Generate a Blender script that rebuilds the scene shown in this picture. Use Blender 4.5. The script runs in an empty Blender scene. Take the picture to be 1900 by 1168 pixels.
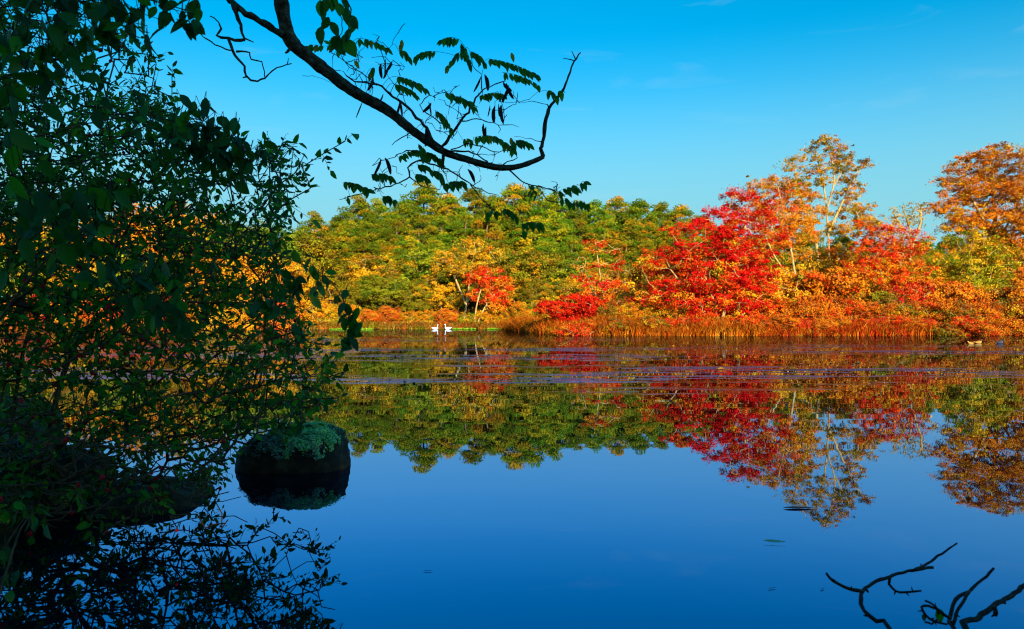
import bpy, math, random
import numpy as np
from mathutils import Vector, Matrix, noise as mnoise

R = math.radians
sc = bpy.context.scene
col = sc.collection

# ------------------------------------------------------------------ camera
F, CX, HY, HC = 1400.0, 950.0, 592.0, 1.2      # focal length in photo pixels, centre column, horizon row, eye height
cam_d = bpy.data.cameras.new('camera'); cam = bpy.data.objects.new('camera', cam_d); col.objects.link(cam)
cam_d.sensor_width = 36.0; cam_d.lens = 36.0 * F / 1900.0
cam_d.clip_start = 0.05; cam_d.clip_end = 3000
cam.location = (0, 0, HC); cam.rotation_euler = (R(90) + math.atan(8 / F), 0, 0)
cam_d.dof.use_dof = True; cam_d.dof.focus_distance = 22.0; cam_d.dof.aperture_fstop = 7.1
sc.camera = cam

# ------------------------------------------------------------------ sky and sun
SUN_EL, SUN_AZ = R(17), R(167)                  # low sun behind the viewpoint, to the right
w = bpy.data.worlds.new('World'); sc.world = w; w.use_nodes = True
nt = w.node_tree; nt.nodes.clear()
N = nt.nodes.new; L = nt.links.new
wo = N('ShaderNodeOutputWorld'); bg = N('ShaderNodeBackground'); bg.inputs['Strength'].default_value = 0.120
sky = N('ShaderNodeTexSky'); sky.sky_type = 'NISHITA'; sky.sun_disc = False
sky.sun_elevation = SUN_EL; sky.sun_rotation = SUN_AZ
sky.air_density = 1.0; sky.dust_density = 1.0; sky.ozone_density = 4.5
hs = N('ShaderNodeHueSaturation'); hs.inputs['Saturation'].default_value = 1.36; hs.inputs['Hue'].default_value = 0.478
L(sky.outputs['Color'], hs.inputs['Color'])
# thin cirrus, the same everywhere in the sky
tc = N('ShaderNodeTexCoord'); mp = N('ShaderNodeMapping'); mp.inputs['Scale'].default_value = (2.2, 2.2, 11)
mp.inputs['Rotation'].default_value = (R(6), R(-8), R(20)); mp.inputs['Location'].default_value = (4.3, 1.7, 2.2)
cn = N('ShaderNodeTexNoise'); cn.inputs['Scale'].default_value = 2.3; cn.inputs['Detail'].default_value = 7; cn.inputs['Distortion'].default_value = 1.1
cr = N('ShaderNodeMapRange'); cr.inputs['From Min'].default_value = 0.60; cr.inputs['From Max'].default_value = 0.82; cr.inputs['To Max'].default_value = 0.15
L(tc.outputs['Generated'], mp.inputs['Vector']); L(mp.outputs['Vector'], cn.inputs['Vector']); L(cn.outputs['Fac'], cr.inputs['Value'])
cm = N('ShaderNodeMixRGB'); cm.inputs['Color2'].default_value = (2.6, 3.6, 4.2, 1)
# pale air low over the horizon, all the way round
sz = N('ShaderNodeSeparateXYZ'); L(tc.outputs['Generated'], sz.inputs['Vector'])
hz = N('ShaderNodeMapRange'); hz.interpolation_type = 'SMOOTHSTEP'
for k_, v_ in (('From Min', .09), ('From Max', .36), ('To Min', .95), ('To Max', 0.0)): hz.inputs[k_].default_value = v_
L(sz.outputs['Z'], hz.inputs['Value'])
hm_ = N('ShaderNodeMixRGB'); hm_.inputs['Color2'].default_value = (1.35, 3.25, 3.7, 1)
L(hz.outputs['Result'], hm_.inputs['Fac']); L(hs.outputs['Color'], hm_.inputs['Color1'])
L(cr.outputs['Result'], cm.inputs['Fac']); L(hm_.outputs['Color'], cm.inputs['Color1'])
L(cm.outputs['Color'], bg.inputs['Color']); L(bg.outputs['Background'], wo.inputs['Surface'])

sd = bpy.data.lights.new('sun', 'SUN'); sd.energy = 5.0; sd.angle = R(0.53); sd.color = (1.0, 0.83, 0.58)
sun = bpy.data.objects.new('sun', sd); col.objects.link(sun)
sdir = Vector((math.sin(SUN_AZ) * math.cos(SUN_EL), math.cos(SUN_AZ) * math.cos(SUN_EL), math.sin(SUN_EL)))
sun.rotation_euler = sdir.to_track_quat('Z', 'Y').to_euler(); sun.location = (10, -20, 30)

sc.view_settings.view_transform = 'Standard'; sc.view_settings.look = 'None'
sc.view_settings.gamma = 1.0; sc.view_settings.exposure = 0.78
sc.render.engine = 'CYCLES'
cy = sc.cycles
cy.pixel_filter_type = 'BLACKMAN_HARRIS'; cy.filter_width = 1.1
cy.max_bounces = 6; cy.diffuse_bounces = 2; cy.glossy_bounces = 3; cy.transmission_bounces = 3; cy.transparent_max_bounces = 4
cy.sample_clamp_indirect = 4.0; cy.caustics_reflective = False; cy.caustics_refractive = False
try:
    cy.use_denoising = True; cy.denoiser = 'OPENIMAGEDENOISE'; cy.denoising_input_passes = 'RGB_ALBEDO_NORMAL'; cy.denoising_prefilter = 'ACCURATE'
except Exception:
    pass

# ------------------------------------------------------------------ helpers
def at(px, py, d):
    """Point seen in direction (px, py) of the photograph, standing d metres out over the pond."""
    return np.array([(px - CX) / F * d, d, HC + (HY - py) / F * d])

def smooth(a, b, x):
    t = np.clip((x - a) / (b - a), 0, 1); return t * t * (3 - 2 * t)

class MB:
    """Collects vertices, faces and vertex colours; build() links them as ONE mesh object."""
    def __init__(s): s.v, s.f, s.c, s.n = [], [], [], 0
    def add(s, v, f, c=None):
        v = np.asarray(v, np.float32).reshape(-1, 3); f = np.asarray(f, np.int32)
        s.v.append(v); s.f.append(f + s.n); s.n += len(v)
        if c is None: c = (0.5, 0.5, 0.5)
        c = np.asarray(c, np.float32)
        s.c.append(np.broadcast_to(c, (len(v), 3)) if c.ndim == 1 else c)
    def mesh(s, name, mat, smooth_shade=False):
        v = np.concatenate(s.v); c = np.concatenate(s.c)
        me = bpy.data.meshes.new(name)
        lv = np.concatenate([f.reshape(-1) for f in s.f])
        tot = np.concatenate([np.full(len(f), f.shape[1], np.int32) for f in s.f])
        st = np.concatenate([[0], np.cumsum(tot)[:-1]]).astype(np.int32)
        me.vertices.add(len(v)); me.vertices.foreach_set('co', v.reshape(-1))
        me.loops.add(len(lv)); me.loops.foreach_set('vertex_index', lv)
        me.polygons.add(len(tot)); me.polygons.foreach_set('loop_start', st); me.polygons.foreach_set('loop_total', tot)
        if smooth_shade: me.polygons.foreach_set('use_smooth', np.ones(len(tot), bool))
        at_ = me.color_attributes.new('Col', 'FLOAT_COLOR', 'POINT')
        at_.data.foreach_set('color', np.concatenate([c, np.ones((len(c), 1), np.float32)], 1).reshape(-1))
        me.update(calc_edges=True); me.validate(clean_customdata=False)
        me.materials.append(mat)
        return me
    def build(s, name, mat, parent=None, smooth_shade=False):
        return link(name, s.mesh(name, mat, smooth_shade), parent)

def link(name, me, parent=None):
    o = bpy.data.objects.new(name, me); col.objects.link(o)
    if parent is not None: o.parent = parent
    return o

def tag(o, label=None, cat=None, group=None, kind=None):
    if label: o['label'] = label
    if cat: o['category'] = cat
    if group: o['group'] = group
    if kind: o['kind'] = kind
    return o

def thing(name, label, cat, loc, group=None, rz=0.0):
    o = bpy.data.objects.new(name, None); col.objects.link(o)
    o.empty_display_size = 0.2
    o.location = tuple(float(q) for q in loc); o.rotation_euler = (0, 0, rz)
    return tag(o, label, cat, group)

def copy_tree(root, loc, rz, scale, label, group=None):
    r = root.copy(); col.objects.link(r); r.location = tuple(float(q) for q in loc)
    r.rotation_euler = (0, 0, rz); r.scale = scale; r['label'] = label
    if group: r['group'] = group
    for ch in root.children:
        c = ch.copy(); col.objects.link(c); c.parent = r
        for g in ch.children:
            d = g.copy(); col.objects.link(d); d.parent = c
    return r

def nrm(a): return a / np.maximum(np.linalg.norm(a, axis=-1, keepdims=True), 1e-9)

def edge_tubes(mb, P, Q, rp, rq, k, c):
    """Tapered k-sided tube for every edge P->Q."""
    d = nrm(Q - P); ref = np.where(np.abs(d[:, 2:3]) > 0.9, [[1., 0, 0]], [[0, 0, 1.]])
    u = nrm(np.cross(d, ref)); v = np.cross(d, u)
    a = np.linspace(0, 2 * np.pi, k, endpoint=False)
    ring = u[:, None] * np.cos(a)[None, :, None] + v[:, None] * np.sin(a)[None, :, None]
    A = P[:, None] + ring * rp[:, None, None]; B = Q[:, None] + ring * rq[:, None, None]
    V = np.concatenate([A, B], 1).reshape(-1, 3)
    i = np.arange(k); j = (i + 1) % k
    fq = np.stack([i, j, j + k, i + k], 1)
    Fq = (fq[None] + (np.arange(len(P)) * 2 * k)[:, None, None]).reshape(-1, 4)
    mb.add(V, Fq, c)

def resample(pts, step):
    """Catmull-Rom through pts, about step long pieces."""
    pts = np.asarray(pts, float); out = []
    e = np.vstack([2 * pts[0] - pts[1], pts, 2 * pts[-1] - pts[-2]])
    for i in range(1, len(e) - 2):
        n = max(2, int(np.linalg.norm(e[i + 1][:3] - e[i][:3]) / step))
        for t in np.linspace(0, 1, n, endpoint=False):
            p0, p1, p2, p3 = e[i - 1], e[i], e[i + 1], e[i + 2]
            out.append(.5 * ((2 * p1) + (-p0 + p2) * t + (2 * p0 - 5 * p1 + 4 * p2 - p3) * t * t + (-p0 + 3 * p1 - 3 * p2 + p3) * t ** 3))
    out.append(pts[-1]); return np.array(out)

def poly_tube(mb, pts, rad, k=8, c=(.3, .25, .2), rough=0.0, rng=None, knob=0.0):
    """Continuous tube along pts with its ends closed; rough gives ridged bark."""
    pts = np.asarray(pts, float); n = len(pts); rad = np.broadcast_to(np.asarray(rad, float), (n,)).copy()
    tn = nrm(np.gradient(pts, axis=0))
    u = np.cross(tn[0], [0.3, 0.2, 1.0]); u = u / np.linalg.norm(u); us = []
    for i in range(n):
        u = u - tn[i] * np.dot(u, tn[i]); u = u / np.linalg.norm(u); us.append(u)
    us = np.array(us); vs = np.cross(tn, us)
    a = np.linspace(0, 2 * np.pi, k, endpoint=False)
    if knob and rng is not None: rad *= 1 + knob * rng.standard_normal(n)
    rr = np.repeat(rad[:, None], k, 1)
    if rough and rng is not None:
        ridge = rng.standard_normal(k)
        for i in range(n):
            ridge = .8 * ridge + .6 * rng.standard_normal(k); rr[i] *= 1 + rough * np.clip(ridge, -2, 2)
    V = pts[:, None] + (us[:, None] * np.cos(a)[None, :, None] + vs[:, None] * np.sin(a)[None, :, None]) * rr[..., None]
    V = V.reshape(-1, 3); i = np.arange(k); j = (i + 1) % k
    fq = np.stack([i, j, j + k, i + k], 1); Fq = (fq[None] + (np.arange(n - 1) * k)[:, None, None]).reshape(-1, 4)
    base = mb.n
    mb.add(V, Fq, c)
    mb.add(np.vstack([pts[0], pts[-1]]), np.zeros((0, 3), int), c)
    tri = [[base + n * k, base + q2, base + q1] for q1, q2 in zip(i, j)] + [[base + n * k + 1, base + (n - 1) * k + q1, base + (n - 1) * k + q2] for q1, q2 in zip(i, j)]
    mb.f.append(np.array(tri, np.int32))

def rand_dir(rng, n): return nrm(rng.standard_normal((n, 3)))

def leaf_quads(mb, C, U, Nn, length, width, colr):
    """Rhombic leaves at C, long axis U, face normal near Nn."""
    U = nrm(U); V = nrm(np.cross(Nn, U)); W = np.cross(U, V)
    l = length[:, None] * .5; wd = width[:, None] * .5
    a = C - U * l; b = C + V * wd + W * wd * .35; c_ = C + U * l; d = C - V * wd + W * wd * .35
    Vv = np.stack([a, b, c_, d], 1).reshape(-1, 3)
    Fq = np.arange(len(C) * 4).reshape(-1, 4)
    mb.add(Vv, Fq, np.repeat(colr, 4, 0))

# near leaf: ovate, folded on its midrib, drooping tip (12 triangles)
_t = np.array([0, .14, .36, .62, .84, 1.0]); _w = np.array([.03, .17, .26, .22, .11, .0])
def leaf_template(wid=1.0, curl=.18, fold=.35):
    v = []
    for t, ww in zip(_t, _w):
        z = -curl * t * t
        v.append((t, 0, z - ww * wid * fold * .0))
        if 0 < ww: v += [(t, ww * wid, z + ww * wid * fold), (t, -ww * wid, z + ww * wid * fold)]
    v = np.array(v); f = []
    for i in range(4):
        a, b = 3 * i, 3 * (i + 1); f += [[a, b, b + 1, a + 1], [a + 2, b + 2, b, a]]
    tri = [[12, 15, 13], [14, 15, 12]]
    return v, np.array(f), np.array(tri)

def leaf_lo(wid, curl, fold):
    v = np.array([(0, 0, 0), (.3, .24 * wid, .24 * wid * fold - curl * .09), (.3, -.24 * wid, .24 * wid * fold - curl * .09), (.38, 0, -curl * .14), (.72, .17 * wid, .17 * wid * fold - curl * .5), (.72, -.17 * wid, .17 * wid * fold - curl * .5), (1, 0, -curl)])
    return v, np.array([[3, 6, 4, 1], [5, 6, 3, 2]]), np.array([[0, 3, 1], [2, 3, 0]])

def place_leaves(mb, P, D, Up, length, colr, tmpl):
    v, fq, ft = tmpl; D = nrm(D); S = nrm(np.cross(Up, D)); W = np.cross(D, S)
    V = P[:, None] + (D[:, None] * v[None, :, 0:1] + S[:, None] * v[None, :, 1:2] + W[:, None] * v[None, :, 2:3]) * length[:, None, None]
    off = (np.arange(len(P)) * len(v))[:, None, None]
    b = mb.n
    mb.add(V.reshape(-1, 3), (fq[None] + off).reshape(-1, 4), np.repeat(colr, len(v), 0))
    mb.f.append(((ft[None] + off).reshape(-1, 3) + b).astype(np.int32))

def pick(rng, palette, n, jit=.16):
    wts = np.array([p[0] for p in palette], float); cs = np.array([p[1] for p in palette], float)
    c = cs[rng.choice(len(cs), n, p=wts / wts.sum())]
    return np.clip(c * (1 + jit * rng.standard_normal((n, 1))) * (1 + .06 * rng.standard_normal((n, 3))), .003, .85)

# ------------------------------------------------------------------ materials
def new_mat(name):
    m = bpy.data.materials.new(name); m.use_nodes = True; t = m.node_tree; t.nodes.clear()
    out = t.nodes.new('ShaderNodeOutputMaterial'); return m, t, t.nodes.new, t.links.new, out

def foliage_mat(name, trans=.3, rough=.55, spec=.25, obj_var=.12, hue_var=.02):
    m, t, N, L, out = new_mat(name)
    a = N('ShaderNodeAttribute'); a.attribute_name = 'Col'
    oi = N('ShaderNodeObjectInfo'); hv = N('ShaderNodeHueSaturation')
    m1 = N('ShaderNodeMapRange'); m1.inputs['To Min'].default_value = .5 - hue_var; m1.inputs['To Max'].default_value = .5 + hue_var
    m2 = N('ShaderNodeMapRange'); m2.inputs['To Min'].default_value = 1 - obj_var; m2.inputs['To Max'].default_value = 1 + obj_var
    L(oi.outputs['Random'], m1.inputs['Value']); L(oi.outputs['Random'], m2.inputs['Value'])
    L(m1.outputs['Result'], hv.inputs['Hue']); L(m2.outputs['Result'], hv.inputs['Value']); L(a.outputs['Color'], hv.inputs['Color'])
    p = N('ShaderNodeBsdfPrincipled'); p.inputs['Roughness'].default_value = rough; p.inputs['Specular IOR Level'].default_value = spec
    L(hv.outputs['Color'], p.inputs['Base Color'])
    tr = N('ShaderNodeBsdfTranslucent'); L(hv.outputs['Color'], tr.inputs['Color'])
    mx = N('ShaderNodeMixShader'); mx.inputs['Fac'].default_value = trans
    L(p.outputs['BSDF'], mx.inputs[1]); L(tr.outputs['BSDF'], mx.inputs[2]); L(mx.outputs['Shader'], out.inputs['Surface'])
    return m

def noise_mat(name, stops, scale=6, rough=.85, bump=.4, stretch=(1, 1, 1), detail=6, spec=.2, bdist=.02, coords='Object'):
    m, t, N, L, out = new_mat(name)
    tc = N('ShaderNodeTexCoord'); mp = N('ShaderNodeMapping'); mp.inputs['Scale'].default_value = stretch
    L(tc.outputs[coords], mp.inputs['Vector'])
    nz = N('ShaderNodeTexNoise'); nz.inputs['Scale'].default_value = scale; nz.inputs['Detail'].default_value = detail; nz.inputs['Roughness'].default_value = .65
    L(mp.outputs['Vector'], nz.inputs['Vector'])
    r = N('ShaderNodeValToRGB'); L(nz.outputs['Fac'], r.inputs['Fac'])
    e = r.color_ramp.elements
    while len(e) < len(stops): e.new(.5)
    for el, (pos, c) in zip(e, stops): el.position = pos; el.color = (*c, 1)
    p = N('ShaderNodeBsdfPrincipled'); p.inputs['Roughness'].default_value = rough; p.inputs['Specular IOR Level'].default_value = spec
    L(r.outputs['Color'], p.inputs['Base Color'])
    b = N('ShaderNodeBump'); b.inputs['Strength'].default_value = bump; b.inputs['Distance'].default_value = bdist
    L(nz.outputs['Fac'], b.inputs['Height']); L(b.outputs['Normal'], p.inputs['Normal'])
    L(p.outputs['BSDF'], out.inputs['Surface'])
    return m

M_FOL = foliage_mat('autumn_foliage', .14, .75, .02, .12, .007)
M_PINE = foliage_mat('pine_needles', .12, .75, .03, .2, .02)
M_REED = foliage_mat('dry_reed', .15, .8, .02, 0, 0)
M_LEAF = foliage_mat('near_leaf', .42, .42, .22, 0, 0)
M_BARK = noise_mat('pale_bark', [(.3, (.26, .17, .06)), (.55, (.55, .40, .15)), (.75, (.66, .52, .24))], 7, .9, .5, (1, 1, .3))
M_PBARK = noise_mat('pine_bark', [(.3, (.12, .07, .035)), (.7, (.34, .22, .10))], 7, .9, .5, (1, 1, .3))
M_LBARK = noise_mat('locust_bark', [(.32, (.016, .011, .008)), (.5, (.11, .070, .045)), (.62, (.22, .15, .095)), (.75, (.26, .25, .16))], 26, .95, 1.0, (1, 1, 1), 8, .1, .02)
M_TWIG = noise_mat('shrub_stem', [(.3, (.07, .030, .018)), (.7, (.24, .11, .055))], 14, .8, .4)
M_DEAD = noise_mat('dead_wood', [(.3, (.008, .006, .006)), (.7, (.035, .026, .022))], 30, .8, .8, (1, 1, 1), 6, .3, .004)
M_ROCK = noise_mat('dark_granite', [(.25, (.010, .007, .005)), (.45, (.030, .018, .010)), (.6, (.085, .048, .024)), (.78, (.14, .10, .07))], 9, .85, .9, (1, 1, 1), 9, .3, .02)
M_LICH = foliage_mat('lichen', .05, .9, .05, 0, 0)

def ground_mat():
    m, t, N, L, out = new_mat('bank_soil')
    tc = N('ShaderNodeTexCoord')
    n1 = N('ShaderNodeTexNoise'); n1.inputs['Scale'].default_value = .6; n1.inputs['Detail'].default_value = 8
    n2 = N('ShaderNodeTexNoise'); n2.inputs['Scale'].default_value = 9; n2.inputs['Detail'].default_value = 6
    L(tc.outputs['Object'], n1.inputs['Vector']); L(tc.outputs['Object'], n2.inputs['Vector'])
    r1 = N('ShaderNodeValToRGB'); e = r1.color_ramp.elements
    e[0].position = .35; e[0].color = (.05, .034, .018, 1); e[1].position = .65; e[1].color = (.13, .075, .025, 1)
    r2 = N('ShaderNodeValToRGB'); e = r2.color_ramp.elements
    e[0].position = .35; e[0].color = (.35, .3, .25, 1); e[1].position = .7; e[1].color = (1, 1, 1, 1)
    L(n1.outputs['Fac'], r1.inputs['Fac']); L(n2.outputs['Fac'], r2.inputs['Fac'])
    mx = N('ShaderNodeMixRGB'); mx.blend_type = 'MULTIPLY'; mx.inputs['Fac'].default_value = 1
    L(r1.outputs['Color'], mx.inputs['Color1']); L(r2.outputs['Color'], mx.inputs['Color2'])
    p = N('ShaderNodeBsdfPrincipled'); p.inputs['Roughness'].default_value = .95; p.inputs['Specular IOR Level'].default_value = .1
    L(mx.outputs['Color'], p.inputs['Base Color'])
    b = N('ShaderNodeBump'); b.inputs['Strength'].default_value = .8; b.inputs['Distance'].default_value = .06
    L(n2.outputs['Fac'], b.inputs['Height']); L(b.outputs['Normal'], p.inputs['Normal']); L(p.outputs['BSDF'], out.inputs['Surface'])
    return m

def water_mat():
    m, t, N, L, out = new_mat('pond_water')
    geo = N('ShaderNodeNewGeometry'); sep = N('ShaderNodeSeparateXYZ'); L(geo.outputs['Position'], sep.inputs['Vector'])
    def mrange(src, a, b, c, d, st='SMOOTHSTEP'):
        q = N('ShaderNodeMapRange'); q.interpolation_type = st
        for k_, v_ in zip(('From Min', 'From Max', 'To Min', 'To Max'), (a, b, c, d)): q.inputs[k_].default_value = v_
        L(src, q.inputs['Value']); return q.outputs['Result']
    def mul(a, b, op='MULTIPLY'):
        q = N('ShaderNodeMath'); q.operation = op
        for i, x in enumerate((a, b)):
            if isinstance(x, (int, float)): q.inputs[i].default_value = x
            else: L(x, q.inputs[i])
        return q.outputs[0]
    def noise(scale, stretch, detail=3, rough=.5):
        mp = N('ShaderNodeMapping'); mp.inputs['Scale'].default_value = stretch; L(geo.outputs['Position'], mp.inputs['Vector'])
        q = N('ShaderNodeTexNoise'); q.inputs['Scale'].default_value = scale; q.inputs['Detail'].default_value = detail; q.inputs['Roughness'].default_value = rough
        L(mp.outputs['Vector'], q.inputs['Vector']); return q.outputs['Fac']
    y = sep.outputs['Y']
    # ruffled lanes where weed reaches the surface: cat's paws of tiny ripples in long streaks
    yw = mul(y, mul(mul(noise(.11, (.5, 1.0, 1), 4), .5, 'SUBTRACT'), 17.0), 'ADD')      # ragged edges to the bands
    bump_ = lambda a_, b_, c_, d_: mul(mrange(yw, a_, b_, 0, 1), mrange(yw, c_, d_, 1, 0))
    bands = mul(mul(bump_(12.8, 15.0, 16.0, 19.5), bump_(20.0, 24.0, 28.0, 36.0), 'MAXIMUM'), mul(bump_(37, 41, 44, 50), .35), 'MAXIMUM')
    patch = mrange(noise(.16, (.35, 1.0, 1), 4, .6), .42, .60, .0, 1)
    streak = mrange(noise(1.5, (.20, 1.0, 1), 6, .7), .50, .66, 0, 1)
    ruff = mul(mul(bands, patch), streak)
    fine = noise(5.0, (.55, 1, 1), 3, .6); ripple = noise(.9, (.35, 1, 1), 2)
    h1 = mul(ripple, .0016); h2 = mul(mul(fine, ruff), .045)
    hgt = mul(h1, h2, 'ADD')
    bp = N('ShaderNodeBump'); bp.inputs['Strength'].default_value = 1.0; bp.inputs['Distance'].default_value = 1.0
    L(hgt, bp.inputs['Height'])
    lw = N('ShaderNodeLayerWeight'); lw.inputs['Blend'].default_value = .5; L(bp.outputs['Normal'], lw.inputs['Normal'])
    fac = mul(mul(mul(lw.outputs['Facing'], 2.3, 'POWER'), .95), .04, 'ADD')      # mirror-like towards grazing view, as still water is
    gl = N('ShaderNodeBsdfGlossy'); gl.inputs['Color'].default_value = (.47, .61, 1, 1); L(bp.outputs['Normal'], gl.inputs['Normal'])
    L(mul(mul(ruff, .10), .012, 'ADD'), gl.inputs['Roughness'])
    df = N('ShaderNodeBsdfDiffuse'); df.inputs['Color'].default_value = (.0002, .0015, .008, 1)
    mx = N('ShaderNodeMixShader'); L(fac, mx.inputs['Fac']); L(df.outputs['BSDF'], mx.inputs[1]); L(gl.outputs['BSDF'], mx.inputs[2])
    L(mx.outputs['Shader'], out.inputs['Surface'])
    return m

# ------------------------------------------------------------------ terrain, water
FX = np.array([-400, -67, -51.6, -38, -25.8, -0.6, 0.9, 3.7, 5.9, 13.5, 25, 39, 60, 400])
FY = np.array([62, 70, 76, 82, 88, 88, 74, 58.5, 55, 54, 54, 57, 62, 62])
NX = np.array([-400, -9.0, -5.6, -4.2, -3.15, -2.4, -1.6, -1.1, 3, 400])
NY = np.array([16, 14, 9.4, 7.0, 5.0, 3.5, 2.2, 1.7, 1.7, 8])
def ground_h(x, y):
    x = np.asarray(x, float); y = np.asarray(y, float)
    s = np.maximum(y - np.interp(x, FX, FY), np.interp(x, NX, NY) - y)      # > 0 on land
    far = y > 30
    h = np.where(s < 0, np.maximum(-1.4, s * .5), .0) + np.where(s >= 0, .10 + .22 * smooth(0, 2.0, s) + .25 * smooth(2, 10, s), 0) * smooth(-.01, .25, s + .05)
    hm = 6.5 * smooth(-52, -28, x) * (1 - smooth(22, 48, x)) + 4.5
    h = h + np.where(far, hm * smooth(94, 150, y), .5 * smooth(1, 9, s))
    h = h + np.where(s > 0, .05 * np.sin(x * 1.7 + y * .6) * np.sin(y * 1.3 - x * .4), 0)
    return h
gx = np.unique(np.round(np.concatenate([np.linspace(-400, -70, 14), np.linspace(-70, -7, 46), np.linspace(-7, 5, 61), np.linspace(5, 70, 50), np.linspace(70, 400, 14)]), 3))
gy = np.unique(np.round(np.concatenate([np.linspace(-120, -6, 18), np.linspace(-6, 10, 81), np.linspace(10, 50, 12), np.linspace(50, 98, 60), np.linspace(98, 160, 18), np.linspace(160, 600, 12)]), 3))
GX, GY = np.meshgrid(gx, gy); GZ = ground_h(GX, GY)
nx, ny = len(gx), len(gy); ii, jj = np.meshgrid(np.arange(nx - 1), np.arange(ny - 1)); b0 = (jj * nx + ii).reshape(-1)
mb = MB(); mb.add(np.stack([GX, GY, GZ], -1).reshape(-1, 3), np.stack([b0, b0 + 1, b0 + nx + 1, b0 + nx], 1))
tag(mb.build('ground', ground_mat(), None, True), 'leaf-strewn brown soil of the pond banks and wooded hill', None, None, 'structure')
mb = MB(); mb.add([(-400, -100, 0), (400, -100, 0), (400, 105, 0), (-400, 105, 0)], [[0, 1, 2, 3]])
tag(mb.build('water', water_mat()), 'still dark blue pond water mirroring trees and sky', None, None, 'structure')

# ------------------------------------------------------------------ trees
def skeleton(rng, stems, targets, seg=.7, wob=.10, up=.0):
    """Grow limbs from the stems (polylines) out to every target; returns node positions, parents, tip counts."""
    P = []; par = []
    for s in stems:
        for i, p in enumerate(s):
            P.append(np.array(p, float)); par.append(-1 if i == 0 else len(P) - 2)
    first = {0}; c_ = 0
    for s in stems: first.add(c_); c_ += len(s)
    nstem = len(P)
    arr = np.zeros((nstem + len(targets) * 14, 3)); arr[:nstem] = np.array(P); n = nstem
    stem_all = arr[:nstem].copy()
    d0 = np.array([np.min(np.linalg.norm(stem_all - t, axis=1)) for t in targets])
    tips = []
    for ti in np.argsort(d0):
        t = targets[ti]; df = t - arr[:n]; ds = np.linalg.norm(df, axis=1)
        cost = ds + .55 * np.maximum(0, arr[:n, 2] - t[2]) + .10 * ds ** 2 / (d0[ti] + .5)
        k = int(np.argmin(cost)); L_ = ds[k]; m = min(12, max(1, int(L_ / seg)))
        a = arr[k].copy(); prev = k
        for q in range(1, m + 1):
            f = q / m; p = a + (t - a) * f
            p[2] += up * L_ * math.sin(math.pi * f)
            if q < m: p += rng.standard_normal(3) * wob * min(seg, L_) * .8
            arr[n] = p; par.append(prev); prev = n; n += 1
        tips.append((ti, prev))
    par = np.array(par); cnt = np.zeros(n)
    for _, k in tips: cnt[k] += 1
    for i in range(n - 1, -1, -1):
        if par[i] >= 0: cnt[par[i]] += cnt[i]
    return arr[:n], par, np.maximum(cnt, .6), nstem, tips

def limbs_to_mesh(mb_tr, mb_br, P, par, cnt, nstem, r_base, r_tip, k, c):
    ex = .5
    rad = r_tip * cnt ** ex; rad *= 1.0
    sc_ = r_base / rad[0]
    rad = r_tip + (rad - r_tip) * (r_base - r_tip) / max(rad[0] - r_tip, 1e-6)
    idx = np.where(par >= 0)[0]
    st = idx[idx < nstem]; br = idx[idx >= nstem]
    root = np.arange(len(par))
    for q in range(nstem):
        if par[q] >= 0: root[q] = root[par[q]]
    jobs = [(mb_br, br, k)]
    for q in np.unique(root[:nstem]):
        m_ = MB(); mb_tr.append(m_); jobs.append((m_, st[root[st] == q], k + 2))
    for mbx, sel, kk in jobs:
        if len(sel):
            pr = np.minimum(rad[par[sel]], rad[sel] * 1.5)
            if mbx is not mb_br: pr = rad[par[sel]]
            edge_tubes(mbx, P[par[sel]], P[sel] + nrm(P[sel] - P[par[sel]]) * rad[sel][:, None] * .4, pr, rad[sel], kk, c)

def sample_blobs(rng, blobs, n, surf=.6, sep=.0):
    vol = np.array([b[3] * b[4] * b[5] for b in blobs]) ** .75; pr = vol / vol.sum()
    out = []; tries = 0
    while len(out) < n and tries < n * 40:
        tries += 1
        b = blobs[rng.choice(len(blobs), p=pr)]
        r = rng.random() ** (1 / 3) if rng.random() > surf else rng.uniform(.78, 1.0)
        p = np.array(b[:3]) + rand_dir(rng, 1)[0] * r * np.array(b[3:6])
        if out and sep > 0 and np.min(np.linalg.norm(np.array(out) - p, axis=1)) < sep: continue
        out.append(p)
    return np.array(out)

def crown_leaves(mb, rng, centers, mid, palette, per, cr, size, flat=.55, aspect=.7, leafmix=.25, upb=.35):
    """Clumps broken into smaller sprays, soft at their edges, with stray leaves between them."""
    sub = 3; n0 = len(centers)
    cen = np.repeat(centers, sub, 0) + rng.standard_normal((n0 * sub, 3)) * cr * np.array([.62, .62, .62 * flat])
    n = len(cen); cc = np.repeat(pick(rng, palette, n0, .12), sub, 0)
    mixd = rng.random(n) < leafmix * .5; cc = np.where(mixd[:, None], pick(rng, palette, n, .12), cc)
    num = rng.poisson(per / sub * 1.75, n); idx = np.repeat(np.arange(n), num); m = len(idx)
    rr = (cr * .42 * np.exp(.35 * rng.standard_normal(n)))[idx] * np.where(rng.random(m) < .07, 1.6, 1.0)
    off = rng.standard_normal((m, 3)) * rr[:, None] * .75; off[:, 2] *= flat * 1.15
    C = cen[idx] + off
    outw = nrm(C - mid); Nn = nrm(rand_dir(rng, m) * .85 + outw * .7 + np.array([0, 0, upb]))
    U = nrm(np.cross(Nn, rand_dir(rng, m)))
    lm = rng.random(m) < leafmix * .22; colr = np.where(lm[:, None], pick(rng, palette, m, .16), cc[idx] * (1 + .12 * rng.standard_normal((m, 1))))
    sz = size * .72 * np.exp(.28 * rng.standard_normal(m))
    leaf_quads(mb, C, U, Nn, sz, sz * aspect, np.clip(colr, .003, .85))

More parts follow.
